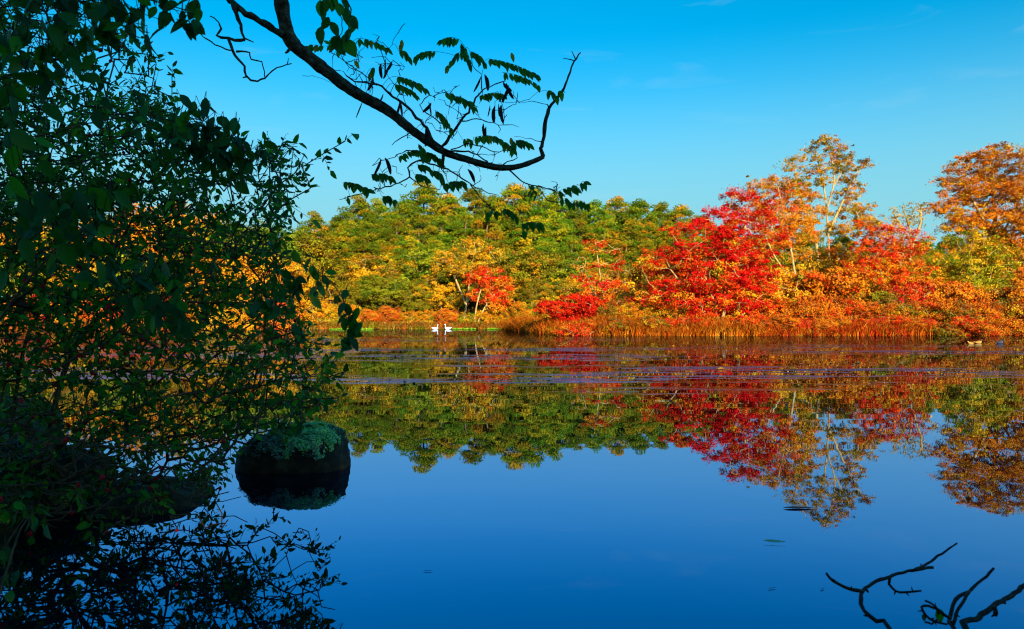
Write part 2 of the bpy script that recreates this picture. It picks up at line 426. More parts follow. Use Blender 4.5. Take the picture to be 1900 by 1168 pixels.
def needle_tufts(mb, rng, centers, mid, palette, per, cr, size, flat=.6):
    n = len(centers); cc = pick(rng, palette, n, .12)
    idx = np.repeat(np.arange(n), per); m = len(idx)
    d = rand_dir(rng, m); d[:, 2] = np.abs(d[:, 2]) * .9 - .15
    rr = (cr * (.75 + .5 * rng.random(n)))[idx]
    off = d * rr[:, None] * (rng.random((m, 1)) ** .4); off[:, 2] *= flat
    C = centers[idx] + off
    k = 4
    C = np.repeat(C, k, 0); d = np.repeat(d, k, 0); idx = np.repeat(idx, k)
    U = nrm(d * .8 + rand_dir(rng, len(C)) * .8 + np.array([0, 0, .35]))
    Nn = nrm(rand_dir(rng, len(C)) + np.array([0, -.2, .4]))
    sz = size * (.75 + .5 * rng.random(len(C)))
    colr = cc[idx] * (1 + .15 * rng.standard_normal((len(C), 1)))
    leaf_quads(mb, C + U * (sz * .4)[:, None], U, Nn, sz, sz * .28, np.clip(colr, .003, .7))

RED = (.78, .016, .010); CRIM = (.60, .014, .006); SCAR = (.85, .085, .010); ORA = (.80, .25, .012); GOLD = (.70, .35, .012)
YEL = (.76, .47, .02); YGR = (.27, .29, .012); GRN = (.10, .19, .010); OLV = (.24, .195, .012); RUST = (.50, .13, .012); BRN = (.28, .13, .02); TAN = (.5, .33, .10)
PGRN = (.115, .19, .008); PYEL = (.31, .265, .010); PGOLD = (.46, .25, .010); PDK = (.06, .14, .012)

def hero(name, label, base_px, d, blobs, palette, n, per, cr, size, r_base, stems_px, group=None, depth=.8, surf=.6, flat=.55, leafmix=.25, bark=None, sep=.35, extra_twigs=0, aspect=.7):
    """A tree of its own: stems and crown lobes given by where they stand d metres away."""
    rng = np.random.default_rng(abs(hash_(label)) % 2 ** 31)
    bx = (base_px - CX) / F * d; o = np.array([bx, d, float(ground_h(bx, d)) - .05])
    m2 = d / F
    B = []
    for (px, py, rx, ry) in blobs:
        c = at(px, py, d) - o; c[1] += rng.uniform(-.25, .25) * rx * m2
        B.append((*c, rx * m2, rx * m2 * depth, ry * m2))
    cen = sample_blobs(rng, B, n, surf, sep)
    stems = []
    for s in stems_px:
        pts = np.array([at(px, py, d) - o for px, py in s]); pts[:, 1] += np.linspace(0, 1, len(pts)) * rng.uniform(-.8, .8)
        pts[0] = np.array([pts[0][0], 0, 0]) if pts[0][2] < 1.0 or s is stems_px[0] else pts[0]
        stems.append(resample(pts, .8))
    tgt = cen
    if extra_twigs: tgt = np.vstack([cen, sample_blobs(rng, B, extra_twigs, .9, 0) * np.array([1.02, 1.02, 1.02])])
    P, par, cnt, ns, tips = skeleton(rng, stems, tgt, .6, .16, -.03)
    T = thing(name, label, 'tree', o, group)
    a, b, c = [], MB(), MB()
    limbs_to_mesh(a, b, P, par, cnt, ns, r_base, .018, 5, (.4, .3, .2))
    for q in a: q.build('trunk', bark or M_BARK, T, True)
    if b.n: tag(b.build('limbs', bark or M_BARK, T, True), kind='stuff')
    mid = cen.mean(0) - np.array([0, 0, .15 * np.ptp(cen[:, 2])])
    crown_leaves(c, rng, cen, mid, palette, per, cr, size, flat, aspect, leafmix)
    tag(c.build('crown', M_FOL, T), kind='stuff')
    return T

def hash_(s):
    h = 7
    for ch in s: h = (h * 131 + ord(ch)) & 0x7fffffff
    return h

def proto_pine(seed, palette, height=14.0):
    rng = np.random.default_rng(seed)
    T = thing('pine_tree', '', 'tree', (0, 0, 0))
    lean = rng.uniform(-.6, .6, 2)
    stem = np.array([[lean[0] * t * t, lean[1] * t * t, height * .95 * t] for t in np.linspace(0, 1, 9)]); stem[1:-1, :2] += rng.standard_normal((7, 2)) * .12
    cen = []
    for z in np.linspace(height * .34, height * .97, 15):
        f = (z / height - .34) / .66
        R_ = height * .27 * (math.sin(math.pi * min(1, .30 + f * .74)) ** .8) + .35
        for q in range(int(4 + 9 * (R_ / (height * .27)))):
            a = rng.uniform(0, 6.283); r = R_ * rng.uniform(.45, 1.05)
            cen.append((lean[0] * (z / height) ** 2 + math.cos(a) * r, lean[1] * (z / height) ** 2 + math.sin(a) * r, z + rng.uniform(-.5, .4)))
    cen = np.array(cen)
    P, par, cnt, ns, tips = skeleton(rng, [stem], cen, .7, .12, .02)
    a, b, c = [], MB(), MB()
    limbs_to_mesh(a, b, P, par, cnt, ns, .22, .025, 4, (.4, .3, .2))
    a[0].build('trunk', M_PBARK, T, True); tag(b.build('limbs', M_PBARK, T, True), kind='stuff')
    needle_tufts(c, rng, cen, np.array([0, 0, height * .6]), palette, 44, .95, .34, .85)
    tag(c.build('crown', M_PINE, T), kind='stuff')
    return T, height

def proto_broad(seed, palette, height, width, n, per, cr, size, r_base, low=.25, flat=.5, name='broadleaf_tree', nst=1, part='crown', cat='tree', bark=None, leafmix=.25):
    rng = np.random.default_rng(seed)
    T = thing(name, '', cat, (0, 0, 0))
    B = [(0, 0, height * (low + (1 - low) * .5), width * .5, width * .5, height * (1 - low) * .5)]
    for q in range(5):
        a = rng.uniform(0, 6.283)
        B.append((math.cos(a) * width * .28, math.sin(a) * width * .28, height * rng.uniform(low + .12, .86), width * .26, width * .26, height * .16))
    cen = sample_blobs(rng, B, n, .7, cr * .5)
    stems = []
    for s in range(nst):
        a = rng.uniform(0, 6.283); l = width * (.10 if nst == 1 else .28)
        pts = np.array([[math.cos(a) * l * t ** 1.3 + (.12 * math.cos(a) if nst > 1 else 0), math.sin(a) * l * t ** 1.3 + (.12 * math.sin(a) if nst > 1 else 0), height * .78 * t] for t in np.linspace(0, 1, 8)])
        pts[1:, :2] += rng.standard_normal((7, 2)) * .02 * height; stems.append(pts)
    P, par, cnt, ns, tips = skeleton(rng, stems, cen, .7, .14, -.02)
    a, b, c = [], MB(), MB()
    limbs_to_mesh(a, b, P, par, cnt, ns, r_base, .018, 4, (.4, .3, .2))
    for q in a: q.build('trunk' if cat == 'tree' else 'stem', bark or M_BARK, T, True)
    if b.n: tag(b.build('limbs' if cat == 'tree' else 'branches', bark or M_BARK, T, True), kind='stuff')
    crown_leaves(c, rng, cen, np.array([0, 0, height * .45]), palette, per, cr, size, flat, .7, leafmix)
    tag(c.build(part, M_FOL, T), kind='stuff')
    return T, height

class Proto:
    """The first placing moves the original, later ones copy it with its parts."""
    def __init__(s, th): s.t, s.h = th; s.used = False
    def place(s, loc, rz, h, label, group, wide=1.0):
        k = h / s.h; scl = (k * wide, k * wide, k)
        if not s.used:
            s.used = True; s.t.location = tuple(float(q) for q in loc); s.t.rotation_euler = (0, 0, rz); s.t.scale = scl
            return tag(s.t, label, None, group)
        return copy_tree(s.t, loc, rz, scl, label, group)

ORD = 'first second third fourth fifth sixth seventh eighth ninth tenth eleventh twelfth thirteenth fourteenth fifteenth sixteenth seventeenth eighteenth nineteenth twentieth'.split()
def ordw(i):
    if i < 20: return ORD[i]
    t = {2: 'twenty', 3: 'thirty', 4: 'forty'}
    return (t[(i + 1) // 10] + ('ieth' if (i + 1) % 10 == 0 else '-' + ORD[(i + 1) % 10 - 1])).replace('twentyieth', 'twentieth').replace('thirtyieth', 'thirtieth').replace('fortyieth', 'fortieth')

# --- pines on the hill
rg = np.random.default_rng(11)
PP = [Proto(proto_pine(101, [(3, PGRN), (3, PYEL), (2, PGOLD)])), Proto(proto_pine(102, [(4, PGRN), (2, PYEL), (1, PDK)])),
      Proto(proto_pine(103, [(4, PYEL), (2, PGOLD), (2, PGRN)])), Proto(proto_pine(104, [(3, PGRN), (3, PYEL)])), Proto(proto_pine(105, [(2, PGOLD), (4, PYEL), (2, PGRN)]))]

def row(protos, spots, d0, dj, label, group, order=None, wide=1.0):
    spots = sorted(spots)
    for i, (px, py) in enumerate(spots):
        d = d0 + rg.uniform(-dj, dj); X = (px - CX) / F * d; g = float(ground_h(X, d)); h = HC + (HY - py) / F * d - g
        protos[int(rg.integers(len(protos)))].place((X, d, g - .1), rg.uniform(0, 6.28), max(h, 1.0), label.format(ordw(i)), group, wide * rg.uniform(.92, 1.1))

row(PP[:2] + [PP[3]], [(585, 397), (628, 402), (668, 368), (702, 374), (742, 378), (790, 341), (838, 362), (880, 352), (920, 368), (952, 346), (988, 352), (1026, 362), (1066, 378), (1108, 374), (1150, 368), (1190, 372), (1226, 380), (1262, 384), (1305, 402), (1345, 418)],
    128, 3, 'round-topped green pine on the hill skyline, {} from the left', 'pines along the skyline of the hill', None, 1.1)
row(PP, [(556, 428), (604, 424), (650, 410), (690, 402), (735, 412), (775, 398), (815, 404), (862, 400), (905, 402), (948, 398), (990, 404), (1035, 406), (1078, 412), (1122, 408), (1165, 410), (1208, 414), (1250, 424), (1292, 440)],
    118, 2.5, 'golden green pine just below the hill skyline, {} from the left', 'pines below the skyline of the hill', None, 1.1)
row(PP, [(575, 462), (620, 452), (668, 440), (712, 448), (758, 440), (808, 446), (1010, 448), (1060, 446), (1105, 452), (1160, 448), (1205, 452), (1250, 462)],
    110, 2.5, 'spreading pine halfway down the hillside, {} from the left', 'pines halfway down the hill', None, 1.1)
row(PP[1:4], [(1400, 438), (1450, 424), (1500, 432), (1560, 438), (1610, 446), (1665, 450), (1712, 446), (1760, 440), (1850, 420), (1930, 425), (2010, 420)], 112, 4,
    'dark green pine far behind the red and orange trees, {} from the left', 'pines far behind the right bank')

# --- gold and green broadleaf trees at the foot of the hill
BG = [Proto(proto_broad(201, [(.7, GOLD), (4, OLV), (2, YGR)], 9, 8, 110, 120, .85, .26, .12)),
      Proto(proto_broad(202, [(3, YGR), (2, OLV), (1.2, GRN)], 9, 8.5, 115, 120, .85, .26, .12)),
      Proto(proto_broad(203, [(3, GRN), (2, YGR)], 9, 8, 110, 120, .85, .26, .12)),
      Proto(proto_broad(204, [(3, ORA), (3, GOLD), (1, YEL)], 9, 8, 110, 120, .85, .26, .12)),
      Proto(proto_broad(205, [(3, GOLD), (.5, BRN), (3, OLV)], 9, 8, 95, 110, .8, .26, .12))]
row([BG[0], BG[1], BG[2], BG[4]], [(585, 500), (635, 488), (690, 470), (742, 478), (800, 462), (850, 455), (900, 452), (955, 462), (1008, 466), (1060, 480), (1110, 476), (1165, 482), (1220, 478)],
    103, 2, 'gold and green leafed tree in the middle of the hillside, {} from the left', 'broadleaf trees in the middle of the hillside')
row([BG[0], BG[1], BG[4]], [(560, 512), (612, 530), (662, 520), (716, 508), (768, 522), (820, 505), (1000, 520), (1046, 515), (1150, 530)],
    97, 1.5, 'pale-limbed olive tree at the foot of the hill, {} from the left', 'broadleaf trees at the foot of the hill')
row([BG[3], BG[4], BG[0], BG[3]], [(-190, 400), (-120, 420), (-50, 395), (10, 410), (70, 425), (130, 395), (190, 415), (250, 392), (310, 372), (352, 400)],
    100, 4, 'orange gold tree on the far bank behind the rose thicket, {} from the left', 'golden trees behind the thicket')
row([BG[1], BG[2], BG[0]], [(395, 415), (440, 410), (482, 420), (522, 430), (560, 440)], 102, 3, 'green gold tree just right of the golden ones behind the thicket, {} from the left', 'green trees behind the thicket')
row([BG[3], BG[4], BG[1]], [(-150, 470), (-70, 462), (0, 478), (60, 470), (120, 460), (185, 474), (240, 458), (300, 468), (355, 455), (410, 470), (465, 462), (515, 478)],
    90, 3, 'low golden tree near the left waterline, {} from the left', 'low golden trees near the left waterline')

# --- trees that stand out
hero('maple_tree', 'big spreading red maple leaning over the reeds, brightest tree of the far bank', 1335, 58.5,
     [(1385, 385, 52, 30), (1340, 425, 60, 32), (1300, 450, 80, 42), (1395, 440, 55, 45), (1240, 500, 55, 34), (1320, 500, 95, 48), (1400, 500, 45, 45), (1215, 545, 40, 22), (1290, 556, 80, 28), (1370, 570, 55, 35), (1400, 545, 35, 45), (1360, 365, 22, 12), (1330, 590, 50, 22), (1395, 592, 40, 20)],
     [(5, RED), (4, SCAR), (.8, CRIM), (1.0, ORA), (.3, GOLD)], 470, 105, .55, .165, .09,
     [[(1335, 612), (1325, 560), (1305, 500), (1290, 440)], [(1338, 610), (1350, 540), (1372, 470), (1385, 400)], [(1330, 610), (1300, 570), (1265, 530), (1240, 500)]], surf=.75, flat=.42)
hero('maple_tree', 'slim half-bare maple with pale limbs and scattered red tufts left of the big red maple', 1120, 62,
     [(1105, 455, 24, 12), (1080, 490, 18, 14), (1075, 515, 16, 12), (1105, 505, 18, 18), (1125, 535, 40, 16), (1090, 550, 20, 12), (1140, 480, 20, 22)],
     [(4, RED), (2, SCAR), (3, ORA), (2, GOLD)], 80, 60, .36, .15, .06, [[(1130, 605), (1122, 560), (1112, 500), (1105, 450)], [(1128, 590), (1108, 550), (1085, 515)]], surf=.7, extra_twigs=60)
hero('maple_bush', 'low crimson maple bush spilling over the reeds at the spit', 1050, 62,
     [(1030, 572, 34, 12), (1070, 565, 38, 16), (1060, 590, 34, 16), (1105, 575, 30, 18)], [(4, RED), (4, CRIM), (1, SCAR)], 130, 110, .38, .15, .05,
     [[(1065, 612), (1058, 590), (1045, 570)], [(1066, 610), (1080, 585), (1100, 565)]], surf=.7)
hero('maple_tree', 'small red and orange maple by the far waterline behind the swans', 900, 90,
     [(905, 512, 30, 18), (920, 530, 28, 20), (900, 545, 22, 16), (925, 560, 24, 18), (888, 520, 16, 14)], [(4, SCAR), (3, RED), (3, ORA), (1.5, YEL)], 95, 90, .62, .22, .09,
     [[(880, 606), (884, 570), (895, 530), (905, 505)], [(884, 600), (900, 570), (925, 540)]], surf=.7)
hero('oak_tree', 'bare-limbed gold oak fanning out above the small red maple', 845, 96,
     [(880, 462, 45, 16), (850, 478, 42, 14), (905, 478, 38, 14), (835, 500, 36, 14), (870, 500, 40, 14)], [(4, GOLD), (2, OLV), (1, ORA), (1, YGR)], 120, 75, .7, .23, .13,
     [[(860, 606), (866, 560), (872, 520), (880, 470)], [(866, 570), (850, 530), (838, 500)], [(868, 560), (895, 520), (905, 485)]], surf=.7, extra_twigs=80)
hero('oak_tree', 'tall airy oak with a pale straight trunk rising highest on the right bank', 1537, 76,
     [(1530, 262, 24, 8), (1505, 276, 16, 9), (1550, 280, 26, 9), (1482, 296, 18, 9), (1528, 298, 22, 9), (1566, 296, 22, 8), (1470, 314, 14, 8), (1512, 315, 24, 10), (1552, 314, 26, 9), (1608, 303, 13, 5), (1592, 313, 14, 6), (1574, 332, 18, 8), (1484, 338, 22, 10), (1522, 338, 18, 8), (1588, 350, 20, 9), (1463, 360, 24, 10), (1498, 364, 26, 10), (1565, 366, 26, 10), (1600, 385, 18, 9), (1478, 388, 28, 11), (1515, 392, 20, 10), (1575, 395, 30, 11), (1605, 412, 26, 11), (1488, 415, 30, 12), (1560, 425, 26, 11), (1500, 440, 28, 11)],
     [(1.2, ORA), (4, OLV), (4, GOLD), (1, RUST), (1, BRN)], 330, 78, .44, .16, .095,
     [[(1537, 612), (1536, 540), (1540, 470), (1537, 400), (1532, 345), (1520, 290)], [(1520, 612), (1512, 540), (1517, 475), (1505, 415), (1484, 360), (1474, 312)], [(1538, 430), (1560, 385), (1588, 328), (1608, 304)], [(1536, 385), (1548, 335), (1542, 295), (1530, 262)], [(1545, 350), (1560, 318), (1568, 298)]], surf=.45, flat=.55, sep=.4, extra_twigs=160, depth=.85)
hero('maple_tree', 'low orange gold tree around the foot of the tall oak', 1510, 72,
     [(1460, 470, 34, 18), (1500, 480, 40, 20), (1550, 470, 36, 18), (1585, 480, 30, 18), (1480, 510, 44, 18), (1540, 505, 44, 20), (1520, 535, 50, 20)],
     [(4, ORA), (3, GOLD), (1, SCAR), (2, OLV), (1, YEL)], 170, 75, .5, .165, .08, [[(1500, 612), (1505, 540), (1500, 480)], [(1505, 590), (1540, 520), (1560, 470)]], surf=.6, extra_twigs=60)
hero('maple_tree', 'pinkish orange maple between the big red maple and the tall oak', 1450, 70,
     [(1405, 345, 24, 10), (1440, 345, 34, 14), (1470, 362, 30, 16), (1420, 372, 34, 16), (1455, 395, 42, 20), (1420, 410, 30, 18), (1480, 425, 36, 22), (1440, 440, 40, 22)],
     [(4, ORA), (2, SCAR), (2, GOLD), (1, OLV)], 170, 80, .52, .17, .10, [[(1480, 612), (1478, 540), (1465, 460), (1450, 390), (1440, 350)], [(1478, 530), (1440, 480), (1415, 420), (1405, 360)]], surf=.6, sep=.45, extra_twigs=80)
hero('maple_tree', 'red and orange maple right of the tall oak trunk', 1640, 66,
     [(1610, 425, 36, 18), (1650, 440, 44, 20), (1690, 455, 34, 18), (1620, 465, 46, 22), (1670, 485, 50, 20), (1600, 495, 40, 20), (1640, 515, 50, 20), (1700, 500, 34, 22)],
     [(4, SCAR), (3, RED), (3, ORA), (2, GOLD), (1, OLV)], 230, 82, .48, .165, .08, [[(1640, 612), (1640, 560), (1632, 500), (1620, 440)], [(1642, 600), (1660, 530), (1680, 460)]], surf=.65, extra_twigs=60)
hero('oak_tree', 'nearly leafless thin oak against the sky left of the big orange oak', 1690, 84,
     [(1660, 400, 14, 14), (1690, 390, 16, 14), (1712, 385, 10, 10), (1700, 410, 18, 12)], [(3, OLV), (2, GOLD), (1, BRN)], 40, 18, .4, .17, .12,
     [[(1690, 608), (1690, 500), (1695, 440), (1685, 395)], [(1693, 460), (1712, 410), (1715, 380)], [(1692, 450), (1668, 415), (1655, 395)]], surf=.6, extra_twigs=130)
hero('oak_tree', 'massive orange oak with a domed crown at the right edge', 1850, 88,
     [(1843, 287, 38, 18), (1815, 305, 46, 18), (1790, 330, 40, 18), (1860, 325, 45, 22), (1775, 358, 40, 16), (1830, 360, 60, 22), (1760, 388, 36, 14), (1800, 395, 55, 20), (1870, 375, 50, 30), (1850, 420, 60, 25), (1790, 425, 45, 18), (1735, 385, 16, 9), (1860, 465, 55, 24), (1800, 462, 40, 18), (1885, 515, 45, 26)],
     [(7, ORA), (2.5, GOLD), (1.5, RUST)], 520, 95, .66, .21, .24, [[(1855, 608), (1853, 520), (1848, 440), (1842, 360), (1840, 295)], [(1852, 460), (1820, 400), (1790, 350), (1780, 330)], [(1853, 450), (1885, 380), (1900, 330)]], surf=.7, flat=.45, sep=.5)
hero('oak_tree', 'orange oak cut by the right edge of the frame beside the domed one', 1925, 84,
     [(1910, 300, 26, 22), (1940, 290, 40, 24), (1900, 345, 24, 24), (1950, 340, 50, 30), (1915, 400, 40, 30), (1960, 410, 55, 35), (1990, 360, 45, 40), (1930, 460, 50, 30)],
     [(7, ORA), (2, GOLD), (2, RUST)], 270, 90, .64, .21, .22, [[(1940, 608), (1938, 500), (1935, 400), (1935, 310)], [(1938, 450), (1980, 370)]], surf=.7, sep=.5)
hero('poplar_tree', 'yellow green tree in front of the domed orange oak', 1810, 70,
     [(1800, 450, 40, 22), (1830, 470, 44, 24), (1775, 485, 34, 22), (1810, 510, 55, 24), (1860, 500, 40, 26), (1790, 540, 45, 20), (1840, 545, 40, 20)],
     [(4, YGR), (1, YEL), (2, GOLD)], 230, 95, .5, .17, .09, [[(1812, 612), (1812, 560), (1810, 500), (1805, 450)], [(1812, 590), (1840, 520), (1850, 480)]], surf=.65)

# --- shrubs along the waterline
SH = [Proto(proto_broad(301, [(4, GOLD), (1, YEL), (2, ORA), (1, OLV)], 3, 4.2, 80, 95, .42, .15, .03, .05, .6, 'shrub', 4, 'foliage', 'shrub')),
      Proto(proto_broad(302, [(4, ORA), (3, RUST), (2, SCAR)], 3, 4.2, 80, 95, .42, .15, .03, .05, .6, 'shrub', 4, 'foliage', 'shrub')),
      Proto(proto_broad(303, [(3, YGR), (2, GOLD), (1, GRN)], 3, 4.0, 80, 95, .42, .15, .03, .05, .6, 'shrub', 4, 'foliage', 'shrub')),
      Proto(proto_broad(304, [(3, SCAR), (2, RED), (2, RUST), (1, ORA)], 3, 4.0, 80, 95, .42, .15, .03, .05, .6, 'shrub', 4, 'foliage', 'shrub')),
      Proto(proto_broad(305, [(2, OLV), (2, RUST), (2, GOLD), (1, BRN)], 3, 4.2, 80, 95, .42, .15, .03, .05, .6, 'shrub', 5, 'foliage', 'shrub'))]
G = 'shrubs along the far waterline'
row([SH[1], SH[0], SH[4], SH[1], SH[3]], [(1420, 520), (1455, 500), (1490, 508), (1525, 500), (1560, 515), (1600, 520), (1640, 528), (1685, 522), (1730, 515), (1775, 525), (1860, 530), (1905, 525), (1950, 520), (2000, 510)], 66, 2.5,
    'tall orange gold shrub under the right bank trees, {} from the left', G)
row([SH[1], SH[4], SH[3], SH[1]], [(1400, 555), (1432, 560), (1468, 552), (1500, 562), (1535, 548), (1570, 556), (1610, 560), (1650, 552), (1690, 560), (1735, 555), (1780, 558), (1825, 562), (1870, 552), (1915, 560), (1960, 560)], 59.5, 1.2,
    'low rusty shrub just behind the right bank reeds, {} from the left', G)
row([SH[1], SH[3], SH[1], SH[4], SH[3]], [(1075, 600), (1105, 592), (1140, 588), (1172, 594), (1206, 584), (1240, 590), (1275, 586), (1305, 596), (1330, 590), (1372, 585), (1410, 588), (1452, 582), (1496, 590), (1548, 584), (1600, 590), (1660, 584), (1722, 590), (1790, 586), (1850, 590), (1910, 586), (1950, 590), (1435, 594), (1475, 596), (1520, 598), (1572, 596), (1628, 598), (1690, 596), (1755, 598), (1820, 594), (1885, 598)], 55.2, .9,
    'small russet bush growing among the right bank reeds, {} from the left', G, None, 1.25)
row([SH[4], SH[2], SH[0]], [(1130, 500), (1180, 488), (1230, 480), (1280, 474), (1330, 470), (1380, 468), (1430, 474), (1480, 476), (1580, 480), (1630, 484), (1690, 476), (1740, 470), (1880, 480), (1940, 470)], 80, 3,
    'tall olive shrub far back between the right bank trees, {} from the left', G, None, .8)
row([SH[0], SH[4]], [(1175, 560), (1210, 566), (1250, 562), (1150, 552)], 60.5, .8, 'ochre shrub in the shade left of the big red maple, {} from the left', G)
row([SH[0], SH[1], SH[2], SH[0]], [(556, 565), (590, 560), (622, 572), (655, 566), (690, 574), (722, 568), (755, 576), (790, 574), (830, 572), (868, 578), (905, 572), (930, 568), (965, 560), (995, 556), (1025, 550)], 91, 1.0,
    'yellow shrub along the far waterline near the swans, {} from the left', G)
row([SH[0], SH[1], SH[3], SH[1]], [(-160, 555), (-100, 560), (-40, 548), (20, 556), (75, 548), (130, 560), (185, 552), (240, 560), (290, 550), (345, 558), (400, 552), (450, 562), (505, 556)], 85, 1.5,
    'orange shrub on the left far bank behind the thicket, {} from the left', G)

# --- reed beds
def reeds(name, label, pts, depth, count, hmax, palette, seed, wid=.05, lean=1.25, tuft=48, spread=.6):
    """Tussocks of arching blades set along a line and back from it."""
    rng = np.random.default_rng(seed); pts = np.array(pts, float); nt_ = max(4, count // tuft)
    t = rng.random(nt_) * (len(pts) - 1); i = np.minimum(t.astype(int), len(pts) - 2); f = (t - i)[:, None]
    base = pts[i] * (1 - f) + pts[i + 1] * f; back = rng.random(nt_) ** 1.15 * depth
    tx = base[:, 0] + rng.normal(0, .3, nt_); ty = base[:, 1] + back
    e = t / (len(pts) - 1); edge = smooth(0, .12, e) * smooth(0, .03, 1 - e)
    th = hmax * (.30 + .50 * rng.random(nt_) ** 1.3 + .28 * np.sin(tx * .8 + seed) * np.sin(tx * .31 + 1.3) + .22 * back / depth) * (.4 + .6 * edge)
    tcol = pick(rng, palette, nt_, .16)
    k = np.repeat(np.arange(nt_), tuft); n = len(k); a = rng.uniform(0, 6.283, n); r0 = spread * rng.random(n) * (.5 + th[k] / max(hmax, .1) * .5)
    X = tx[k] + np.cos(a) * r0; Y = ty[k] + np.sin(a) * r0; Z = np.maximum(ground_h(X, Y), -.02) - .04
    H = np.maximum(th[k], .25) * (.55 + .5 * rng.random(n)); a2 = a + rng.normal(0, .7, n); ln = lean * H * (.15 + 1.1 * rng.random(n))
    d = np.stack([np.cos(a2), np.sin(a2), np.zeros(n)], 1); up = np.array([0, 0, 1.0]); B = np.stack([X, Y, Z], 1)
    P1 = B + d * (ln * .26)[:, None] + up * (H * .45)[:, None]; P2 = B + d * (ln * .62)[:, None] + up * (H * .85)[:, None]; P3 = B + d * ln[:, None] + up * (H * (1.0 - .75 * rng.random(n) ** 1.2))[:, None]
    b2 = a2 + 1.57 + rng.normal(0, .5, n); sd = np.stack([np.cos(b2), np.sin(b2), np.zeros(n)], 1) * (wid * .5 * (.5 + rng.random(n)))[:, None]
    V = np.stack([B - sd, B + sd, P1 - sd, P1 + sd, P2 - sd * .8, P2 + sd * .8, P3], 1).reshape(-1, 3); q = np.arange(n) * 7
    cc = np.where((rng.random(n) < .35)[:, None], pick(rng, palette, n, .2), tcol[k] * (1 + .14 * rng.standard_normal((n, 1))))
    mb = MB(); mb.add(V, np.concatenate([np.stack([q, q + 1, q + 3, q + 2], 1), np.stack([q + 2, q + 3, q + 5, q + 4], 1)]), np.repeat(np.clip(cc, .003, .85), 7, 0)); mb.f.append(np.stack([q + 4, q + 5, q + 6], 1).astype(np.int32))
    return tag(mb.build(name, M_REED), label, 'reeds', None, 'stuff')
def shore(px0, px1, off=0.0, n=24):
    out = []
    for px in np.linspace(px0, px1, n):
        d = 60.0
        for _ in range(30): d = float(np.interp((px - CX) / F * d, FX, FY))
        out.append(((px - CX) / F * d, d + off))
    return out
reeds('reed_bed', 'rusty orange reed bed mounded along the right bank waterline', shore(1058, 1420, -.3), 4.5, 30000, 1.35, [(5, (.80, .22, .012)), (4, (.68, .13, .010)), (1.5, (.75, .38, .03)), (1, RUST)], 5, .04)
reeds('reed_bed', 'tangled red brown reed bed at the right end of the bank', shore(1420, 2050, -.3), 4.0, 36000, 1.2, [(4, (.74, .17, .010)), (5, (.60, .07, .010)), (1.5, (.75, .33, .03)), (1, CRIM)], 6, .04)
reeds('reed_bed', 'small orange reed mound at the tip of the spit', [(-.4, 84), (.6, 76), (1.6, 69), (3.0, 62), (3.9, 58.6)], 3.5, 12000, 1.3, [(5, (.78, .20, .012)), (3, (.64, .12, .010)), (1, GOLD)], 7, .04)
reeds('reed_bed', 'thin russet reed fringe along the far waterline behind the swans', shore(545, 935, -.3), 2.5, 14000, 1.0, [(5, (.55, .16, .02)), (3, (.5, .3, .04)), (2, YGR)], 8, .06)
reeds('reed_bed', 'russet reed fringe on the left far bank behind the thicket', shore(-180, 540, -.3), 3.0, 14000, 1.2, [(5, (.60, .16, .02)), (2, (.45, .08, .02)), (2, GOLD)], 9, .06)
reeds('undergrowth', 'dense brown brush on the slope under the hill trees', [(-45, 93), (-25, 92), (0, 92), (10, 90), (25, 90), (45, 88)], 24, 15000, 1.6, [(4, OLV), (3, (.3, .16, .03)), (2, GOLD), (2, GRN)], 10, .14, .8, 30, .9)
reeds('undergrowth', 'dense rusty brush under the trees of the right bank', [(5, 60), (14, 58.5), (26, 58.5), (40, 61), (55, 66)], 22, 15000, 1.7, [(4, (.4, .16, .03)), (3, GOLD), (2, OLV), (2, RUST)], 12, .13, .8, 30, .9)

# --- bright green weed mats along the far waterline
def mat_patch(px0, px1, py, wd, seed, label):
    rng = np.random.default_rng(seed); d = HC * F / (py - HY); x0, x1 = (px0 - CX) / F * d, (px1 - CX) / F * d
    n = 34; t = np.linspace(0, 1, n); prof = np.sin(np.pi * t) ** .5 * wd * (.7 + .3 * rng.random(n))
    xs = x0 + (x1 - x0) * t; cxm = (x0 + x1) / 2
    top = np.stack([xs - cxm, prof, np.full(n, .05)], 1); bot = np.stack([xs - cxm, -prof * .7, np.full(n, .015)], 1)
    mb = MB(); k = np.arange(n - 1); mb.add(np.vstack([top, bot]), np.stack([k + n, k + n + 1, k + 1, k], 1), (.20, .33, .02))
    m = int(abs(x1 - x0) * 160); ti = rng.random(m); C = np.stack([x0 + (x1 - x0) * ti - cxm, rng.uniform(-.7, 1, m) * np.interp(ti, t, prof), rng.uniform(.02, .10, m)], 1)
    Nn = nrm(rand_dir(rng, m) + np.array([0, -.6, .6])); sz = np.full(m, .2)
    leaf_quads(mb, C, np.cross(Nn, rand_dir(rng, m)), Nn, sz, sz * .7, pick(rng, [(3, (.18, .40, .02)), (1, (.36, .42, .03))], m))
    o = mb.build('weed_mat', M_REED); o.location = (cxm, d, 0)
    return tag(o, label, 'weed mat', 'green weed mats at the far waterline')
mat_patch(840, 882, 611.55, .55, 1, 'bright green weed mat right beside the right swan')
mat_patch(905, 932, 611.55, .45, 2, 'small bright green weed mat at the foot of the orange spit')
mat_patch(612, 690, 612.2, .28, 3, 'thin green weed mat at the far waterline beside the thicket edge')
mat_patch(742, 770, 611.0, .35, 4, 'thin green weed mat left of the swans')
mat_patch(536, 578, 610.6, .4, 5, 'green weed mat nearest the thicket')

